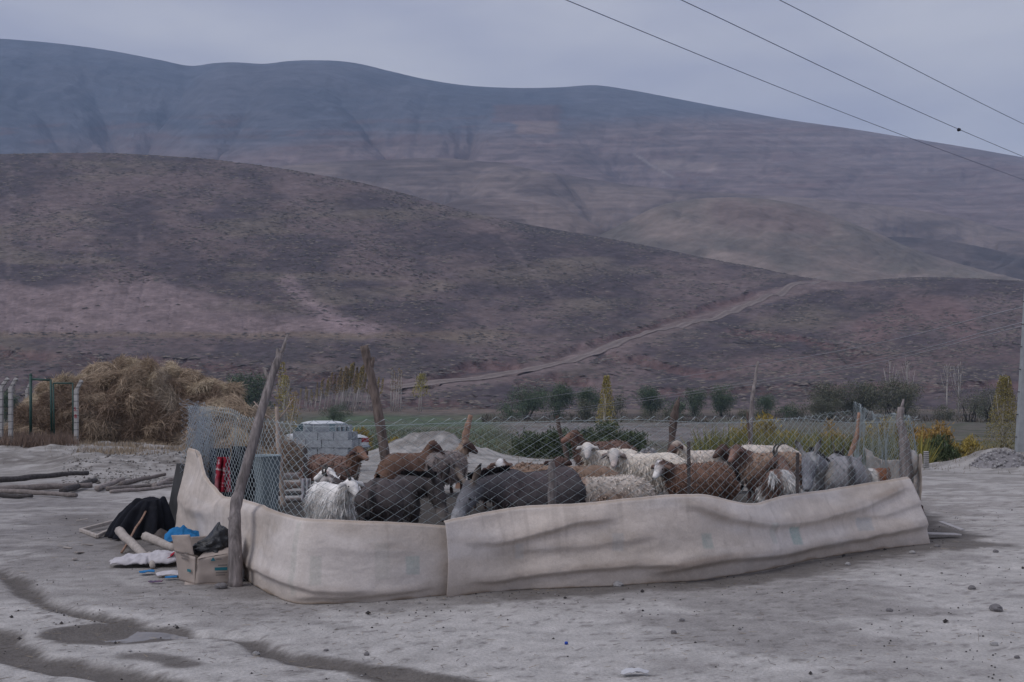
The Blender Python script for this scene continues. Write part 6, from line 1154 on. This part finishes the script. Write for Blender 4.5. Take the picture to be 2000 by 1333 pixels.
    smark(.075, .13, .27, M_TEAL, .026, 'printed_band'); smark(.16, .30, .2, M_INK); smark(.15, .27, .2, M_INK); smark(.13, .24, .2, M_INK)
    # bag
    mb = MB(); mb.ball((0, 0, 0), (1, 1, 1), 48, 30); V = mb.V[0]; r = np.hypot(V[:, 0], V[:, 1]); up = np.clip(V[:, 2], 0, 1)
    P = V * A(.21, .16, .11); P[:, 2] += up ** 2 * .11 * np.exp(-((V[:, 0] + .05) / .5) ** 2); P[:, 0] += .06 * up; f = fbm(V[:, 0] * 2.2 + 3, V[:, 1] * 2.2 + V[:, 2] * 2.6, 4, 21); P *= (1 + .55 * np.abs(f) * 2 - .2)[:, None] ** 1.0
    P[:, 2] = np.maximum(P[:, 2], -.13); P = P @ rotz(.3).T + A(.02, .03, .335); mb.V = [tr(P)]
    o = mb.obj('plastic_bag', mat('black_plastic', (.014, .016, .020), .32, noise=(10, .3), bump=(16, .03, .7), spec=.6)); tag(o, 'shiny black plastic bag stuffed into the cardboard box', 'bag')
cbox()

# ------------------------------------------------------------------ inside the left corner of the pen
def tub():
    b = W(513, 997, 19.0); b[2] = 0; root = thing('metal_tub', 'grey ribbed metal tub standing behind the left fence', 'tub', b); n = 40; a = np.linspace(0, 2 * np.pi, n, endpoint=False)
    prof = [(.165, .0), (.175, .10), (.182, .25), (.190, .40), (.198, .55), (.205, .64), (.212, .655), (.200, .655), (.17, .05)]
    P = np.array([[[math.cos(t) * r * 1.02, math.sin(t) * r, z] for r, z in prof] for t in a]); P = P * A(1.38, 1.38, 1.36); P[..., :2] *= (1 + .010 * np.sin(a * 20))[:, None, None]; mb = MB(); mb.grid(P + b, close_u=True); mb.obj('wall', mat('tub_metal', (.15, .185, .20), .6, noise=(6, .2), metal=.2), root)
    mb = MB(); r = .214 * 1.38; mb.tube(np.array([[math.cos(t) * r, math.sin(t) * r, .655 * 1.36] for t in np.linspace(0, 2 * np.pi, 41)]) + b, .010, 6); mb.obj('rim', mat('tub_rim', (.30, .38, .42), .5), root)
tub()
def hang(name, label, px0, px1, py0, py1, Y, m, seed, amp=.05, col=None, taper=.2, nrow=50):
    u = np.linspace(0, 1, 40)[:, None]; v = np.linspace(0, 1, nrow)[None]; c = (px0 + px1) / 2; hw = (px1 - px0) / 2
    X = c + (u - .5) * 2 * hw * (1 - taper * (1 - v)) + 7 * fbm(v * 3 + seed, u * 0 + 1, 3, seed); Yp = Y + fbm(u * 5 + seed, v * 1.3, 3, seed) * amp * 2 + .03 * np.sin(u * 16 + v * 3); py = py0 + (py1 - py0) * (v + .05 * fbm(u * 4, v * 0 + seed, 3, 4) * v) 
    P = np.stack([(X - 1000) / F * Yp, Yp + 0 * X, H - (py - YH) / F * Yp], -1); mb = MB(); mb.grid(P, None if col is None else col(u + 0 * v, v + 0 * u)); o = mb.obj(name, m); o.modifiers.new('thickness', 'SOLIDIFY').thickness = .006; return tag(o, label, 'cloth')
def redcol(u, v):
    n = fbm(u * 6, v * 12, 3, 9); C = mixc(np.broadcast_to(A(.27, .018, .035), u.shape + (3,)).copy(), A(.42, .28, .30), ss(.16, .22, n)); C = mixc(C, A(.50, .42, .42), ss(.03, .01, np.abs(v - .33 - .1 * u))); C = mixc(C, A(.40, .2, .22), .7 * ss(.55, .75, v) * ss(.35, .1, u)); return C
hang('red_scarf', 'red patterned scarf hanging on the left fence mesh', 418, 450, 893, 962, 14.05, mat('red_scarf', attr=True, rough=.85, noise=(20, .2)), 3, .04, redcol, .25)
hang('dark_garment', 'dark navy garment hanging inside the left corner mesh', 408, 452, 876, 985, 15.2, M_NAVY, 5, .06, taper=.1)
hang('dark_garment', 'black garment hanging between the scarf and the grey tub', 448, 498, 872, 995, 14.9, M_BLACK, 6, .06, taper=.15)
p = W(610, 975, 17.5); cloth_patch('white_rag', 'white rag lying on the ground by the steel stake', 'cloth', p[0], p[1], .12, .10, lambda U, V, X, Y: .13 * np.exp(-U ** 2 * 2 - V ** 2), M_WHITEC, 31, 0, amp=.03)
hang('white_rag', 'white rag knotted low on the rusty steel stake', 588, 604, 935, 978, 20.0, M_WHITEC, 8, .02, taper=-.3)
p = W(1783, 900, 15.1)
def knot():
    mb = MB(); mb.ball((0, 0, 0), (.09, .07, .17), 24, 16, noise=.35, seed=5); mb.V = [mb.V[0] + W(1780, 906, 15.05)]; o = mb.obj('tarp_knot', M_TARP2); tag(o, 'white bunched end of tarp tied to the stout corner pole', 'cloth')
M_TARP2 = mat('tarp_white', (.48, .45, .43), .8, noise=(8, .15)); knot()

# ------------------------------------------------------------------ heaps, stones and litter
M_STONE = mat('stone', (.20, .19, .195), .9, noise=(9, .3), bump=(20, .02, .7)); M_STONEP = mat('pale_stone', (.36, .35, .35), .9, noise=(9, .2), bump=(20, .02, .7))
def rock_mesh(seed, sub=10):
    mb = MB(); mb.ball((0, 0, 0), (1, .85, .62), sub, 7, noise=.42, seed=seed); me = mb.mesh('stone', smooth=False); return me
RM = [rock_mesh(k) for k in range(6)]
RMD = []; 
for k in range(6):
    RM[k].materials.append(M_STONE); c = RM[k].copy(); c.materials.clear(); c.materials.append(M_STONEP); RMD.append(c)
def stone(label, px, py, wpx, pale=False, k=0, group='loose stones on the yard'):
    p = G(px, py); r = wpx / F * p[1] / 2; o = bpy.data.objects.new('stone', (RMD if pale else RM)[k % 6]); COL.objects.link(o); o.location = (p[0], p[1], float(gz(p[0], p[1])) + r * .3); o.scale = (r, r, r * .9); o.rotation_euler = (0, 0, k * 1.3); tag(o, label, 'stone', group)
for k, (lab, px, py, wd, pale) in enumerate((('round brown stone right of centre in the foreground', 1737, 1194, 14, 0), ('flat grey stone near the right photo edge', 1946, 1193, 30, 0), ('pale grey stone in the lower right foreground', 1942, 1260, 16, 1), ('black round stone at the lower right edge', 1986, 1287, 13, 0), ('dark stone at the bottom centre left', 716, 1279, 13, 0), ('small dark stone left of the bottom centre stone', 637, 1270, 10, 0), ('pale chip beside the foreground mud channel', 500, 1268, 18, 1), ('white stone at the foot of the long tarp', 1206, 1145, 24, 1), ('pale stone below the right part of the tarp', 1656, 1102, 14, 1), ('white pebble below the tarp towards the corner', 1782, 1080, 13, 1), ('dark stone in the middle foreground', 1332, 1212, 12, 0), ('dark clod below the tarp centre', 1316, 1236, 14, 0), ('grey block stone at the foot of the leaning grey pole', 432, 1150, 26, 0), ('grey stone right of the small marker on the yard', 1898, 1150, 18, 0), ('dark stone by the white boards', 1830, 1070, 12, 0), ('brown clod by the white boards', 1945, 1080, 13, 0))): stone(lab, px, py, wd, pale, k)
def heap(name, label, cx, cy, rx, ry, hgt, n, rmin, rmax, pale, seed, group=None, base=None):
    ra = np.random.default_rng(seed); root = thing(name, label, 'heap', A(cx, cy, float(gz(cx, cy, False)))); mb = MB(); u = np.linspace(-1, 1, 30); U, V = np.meshgrid(u, u, indexing='ij'); r = np.hypot(U, V); X, Y = cx + U * rx, cy + V * ry
    Z = gz(X, Y) - .03 + hgt * np.clip(1 - r ** 1.5, -.2, 1) * (1 + fbm(U * 3, V * 3, 3, seed)); mb.grid(np.stack([X, Y, Z], -1)); mb.obj('core', base or M_STONE, root)
    for k in range(n):
        a, q = ra.uniform(0, 6.28), math.sqrt(ra.random()); x, y = cx + math.cos(a) * q * rx * .9, cy + math.sin(a) * q * ry * .9 - .02; o = bpy.data.objects.new('stone', (RMD if ra.random() < pale else RM)[int(ra.integers(0, 6))]); COL.objects.link(o); o.parent = root; s = ra.uniform(rmin, rmax)
        o.location = A(x, y, float(gz(x, y)) + hgt * max(0, 1 - q ** 1.5) + s * .2) - WORLD[root.name]; o.scale = (s, s, s); o.rotation_euler = tuple(ra.uniform(0, 3, 3))
x_ = (1265 - 1000) / F * 31; heap('stone_heap', 'heap of dark stones at the yard edge behind the cream sheep', x_, 31, .62, .5, .48, 120, .04, .09, .25, 5)
x_ = (1948 - 1000) / F * 30.5; heap('gravel_heap', 'gravel mound beside the concrete power pole', x_, 30.5, .75, .8, .17, 130, .02, .045, .6, 6)
mb = MB()
def boards():
    for lab, (px, py), L, wd, rz, tl in (('white board lying flat outside the right tarp corner', (1838, 1052), .50, .16, .25, .05), ('pale broken board leaning by the white board', (1858, 1042), .34, .10, -.9, .25)):
        p = G(px, py); mb = MB(); mb.box(p + A(0, 0, .05 + tl * .2), (L, wd, .018), rot=rotz(rz) @ roty(tl), bev=.003); tag(mb.obj('white_board', mat('white_board', (.42, .40, .40), .8, noise=(8, .2)), smooth=False), lab, 'board', 'boards by the corner')
boards()
stick('bent_branch', 'bent grey branch on the ground right of the leaning pole', (492, 1132), (540, 1163), .030, M_WOOD, 41, 'branch', group=None, wob=.10)
p = G(1106, 1260); mb = MB(); mb.tube([p + A(0, 0, .005), p + A(0, 0, .02), p + A(.0, 0, .024)], [.013, .013, .010], 10); tag(mb.obj('bottle_cap', mat('cap_blue', (.02, .06, .35), .5)), 'tiny blue bottle cap in the foreground', 'litter')
p = G(1236, 1318); cloth_patch('plastic_scrap', 'crumpled white plastic scrap at the bottom centre', 'litter', p[0], p[1], .085, .04, lambda U, V, X, Y: .035 * np.exp(-U ** 2 - V ** 2) + .005, mat('white_plastic', (.48, .48, .50), .5), 61, .2, amp=.02, ragged=.4)
for k, (px, py) in enumerate(((132, 1073), (170, 1067), (155, 1082), (146, 1095), (208, 1040), (160, 1018))):
    p = G(px, py); mb = MB(); mb.box(p + A(0, 0, .018), (.10 + .03 * (k % 3), .045, .014), rot=rotz(k * .7) @ roty(.12), bev=.003); tag(mb.obj('wood_chip', M_PEEL, smooth=False), 'pale splinter of wood on the ground left of the clothes heap', 'wood chip', 'pale wood chips left of the heap')
def litter():
    ra = np.random.default_rng(3)
    def scatter(n, f, ymin=7.4, ymax=20): 
        py = YH + H * F / (ymin * (ymax / ymin) ** ra.random(n)); px = ra.uniform(-60, 2060, n); Y = H * F / (py - YH); X = (px - 1000) / F * Y; return px, py, X, Y
    # pellets and crumbs
    px, py, X, Y = scatter(8000, None); dpn, _ = dpoly(X, Y, [tuple(q) for q in PLAN[6:]] + [tuple(SIDE_END)]); ins = inpoly(X, Y, PEN)
    dl, _ = dpoly(X, Y, [G(150, 1010), G(260, 1045), G(340, 1085), G(440, 1130), G(520, 1150)])
    w_ = .05 + .9 * np.exp(-dpn / .35) * (px > 700) + .5 * np.exp(-dl / .5) + .35 * (fbm(X * 1.1, Y * 1.1, 4, 77) > .1) + .35 * ((px > 1700) & (py > 1100) & (fbm(X * 2, Y * 2, 3, 5) > 0)); keep = (ra.random(len(X)) < w_ * .6) & ~ins
    X, Y = X[keep], Y[keep]; n = len(X); s = ra.uniform(.004, .011, n) * np.where(ra.random(n) < .06, 2.2, 1); base = A([1, 0, 0], [0, 1, 0], [-1, 0, 0], [0, -1, 0], [0, 0, .8], [0, 0, -.5]); T = np.array([[0, 1, 4], [1, 2, 4], [2, 3, 4], [3, 0, 4], [1, 0, 5], [2, 1, 5], [3, 2, 5], [0, 3, 5]])
    V = base[None] * ra.uniform(.6, 1.3, (n, 6, 1)) * s[:, None, None] + np.stack([X, Y, gz(X, Y) + s * .4], 1)[:, None]; c = np.where(ra.random((n, 1)) < .7, A(.045, .04, .04), A(.26, .25, .25)) * ra.uniform(.6, 1.3, (n, 1))
    mb = MB(); mb.add(V.reshape(-1, 3), None, (np.arange(n)[:, None, None] * 6 + T).reshape(-1, 3), np.repeat(c, 6, 0)); tag(mb.obj('dung_and_grit', mat('crumbs', attr=True, rough=1), smooth=False), 'dark dung pellets and grit strewn over the yard', 'litter', kind='stuff')
    px, py, X, Y = scatter(5200, None, 7.4, 24); keep = ra.random(len(X)) < .25 + .75 * (fbm(X * .9, Y * .9, 3, 91) > .05); X, Y = X[keep], Y[keep]; n = len(X); global rng; rng = ra
    mb = MB(); d = np.stack([ra.normal(size=n), ra.normal(size=n), ra.uniform(-.02, .10, n)], 1); strands(mb, np.stack([X, Y, gz(X, Y) + .008], 1), d, ra.uniform(.02, .10, n), .004, np.where(ra.random((n, 1)) < .5, A(.30, .25, .19), A(.13, .11, .095)) * ra.uniform(.7, 1.2, (n, 1))); tag(mb.obj('straw_litter', mat('straw_bits', attr=True, rough=1)), 'bits of straw and twig strewn over the yard', 'straw', kind='stuff')
    # dry weeds along the yard's far edge and before the haystack
    n = 5200; px = ra.uniform(-40, 2040, n); side = ra.random(n); Y = np.where(px < 420, ra.uniform(30, 44, n), edge_dist(px) + ra.normal(0, 1.6, n)); X = (px - 1000) / F * Y; keep = (px < 420) & (fbm(X * .8, Y * .8, 3, 4) > .03) | (px > 1000) & (ra.random(n) < .8); X, Y = X[keep], Y[keep]; n = len(X)
    mb = MB(); d = np.stack([ra.normal(0, .4, n), ra.normal(0, .4, n), np.ones(n)], 1); strands(mb, np.stack([X, Y, gz(X, Y) - .02], 1), d, ra.uniform(.05, .16, n), .012, np.where(ra.random((n, 1)) < .6, A(.22, .18, .13), A(.11, .11, .065)) * ra.uniform(.6, 1.2, (n, 1))); tag(mb.obj('dry_weeds', mat('weeds', attr=True, rough=1)), 'dry weeds along the rim of the yard', 'weeds', kind='stuff')
litter()

def field_grass():
    global rng
    rng = np.random.default_rng(17)
    def patch(name, label, n, px0, px1, y0, y1, h0, h1, wd, ca, cb, seed, thr=-.12):
        px = rng.uniform(px0, px1, n); Y = y0 * (y1 / y0) ** rng.random(n); X = (px - 1000) / F * Y; k = fbm(X * .12, Y * .06, 4, seed); keep = k + rng.normal(0, .1, n) > thr; X, Y, k = X[keep], Y[keep], k[keep]; m = len(X)
        mixv = np.clip(.5 + k * 2 + rng.normal(0, .25, m), 0, 1)[:, None]; c = (np.array(ca) * mixv + np.array(cb) * (1 - mixv)) * rng.uniform(.7, 1.25, (m, 1))
        mb = MB(); strands(mb, np.stack([X, Y, gz(X, Y, False) - .05], 1), np.stack([rng.normal(0, .3, m), rng.normal(0, .3, m), np.ones(m)], 1), rng.uniform(h0, h1, m), wd, c); tag(mb.obj(name, mat('grass_blades', attr=True, rough=1)), label, 'grass', kind='stuff')
    patch('yellow_reeds', 'yellow green reeds and weeds growing below the yard at right', 22000, 1370, 1800, 37, 60, .7, 1.7, .05, (.25, .215, .06), (.085, .11, .05), 5)
    patch('field_grass', 'rough green grass of the field beyond the parked car', 16000, 560, 1010, 62, 200, .25, .7, .10, (.085, .115, .070), (.16, .14, .085), 6)
    patch('roadside_weeds', 'mixed dry and green weeds on the slope behind the pen', 9000, 1000, 1400, 40, 75, .2, .6, .05, (.10, .105, .062), (.20, .165, .11), 7)
    patch('undergrowth', 'dark undergrowth beneath the valley willows', 9000, 940, 2040, 262, 335, .3, 1.1, .25, (.085, .08, .062), (.13, .10, .08), 9, .06)
    patch('valley_weeds', 'dry and green weeds on the slope at the right', 5000, 1780, 2030, 38, 70, .2, .6, .05, (.22, .18, .075), (.10, .11, .06), 8)
    patch('loose_straw', 'loose straw strewn at the foot of the haystack', 5000, 150, 470, 32, 39.5, .05, .22, .02, (.36, .29, .21), (.24, .19, .14), 15)
    patch('dry_grass', 'dry brown grass round the feet of the concrete posts', 5200, -40, 150, 36.2, 39.5, .15, .55, .02, (.24, .17, .13), (.16, .12, .10), 12)
    ra = np.random.default_rng(8); n = 2600; px = ra.uniform(120, 420, n); Y = ra.uniform(25, 34, n); X = (px - 1000) / F * Y; keep = fbm(X * .9, Y * .9, 3, 14) + ra.normal(0, .08, n) > .0; X, Y = X[keep], Y[keep]; n = len(X); s_ = ra.uniform(.012, .05, n) * ra.random(n) ** .6
    base = A([1, 0, 0], [0, 1, 0], [-1, 0, 0], [0, -1, 0], [0, 0, .8], [0, 0, -.5]); T = np.array([[0, 1, 4], [1, 2, 4], [2, 3, 4], [3, 0, 4], [1, 0, 5], [2, 1, 5], [3, 2, 5], [0, 3, 5]])
    V = base[None] * ra.uniform(.6, 1.4, (n, 6, 1)) * s_[:, None, None] + np.stack([X, Y, gz(X, Y) + s_ * .3], 1)[:, None]; c = np.where(ra.random((n, 1)) < .5, A(.30, .29, .28), A(.14, .125, .115)) * ra.uniform(.6, 1.3, (n, 1))
    mb = MB(); mb.add(V.reshape(-1, 3), None, (np.arange(n)[:, None, None] * 6 + T).reshape(-1, 3), np.repeat(c, 6, 0)); tag(mb.obj('bank_rubble', mat('rubble', attr=True, rough=1), smooth=False), 'broken clods and rubble on the bank before the haystack', 'rubble', kind='stuff')
field_grass()
for lab, a, b in (('grey plank lying at the foot of the numbered concrete post', (86, 873, 36.5), (172, 884, 35.5)), ('grey plank slanting right of the numbered concrete post', (152, 878, 35.8), (190, 888, 34.8))):
    pa, pb = W(*a), W(*b); d = pb - pa; L = np.linalg.norm(d); mb = MB(); mb.box((pa + pb) / 2 + A(0, 0, .03), (L, .16, .03), rot=rotz(math.atan2(d[1], d[0])) @ roty(-math.asin(d[2] / L)), bev=.005); tag(mb.obj('plank', mat('grey_plank', (.24, .22, .215), .9, noise=(8, .25)), smooth=False), lab, 'plank', 'planks by the concrete posts')
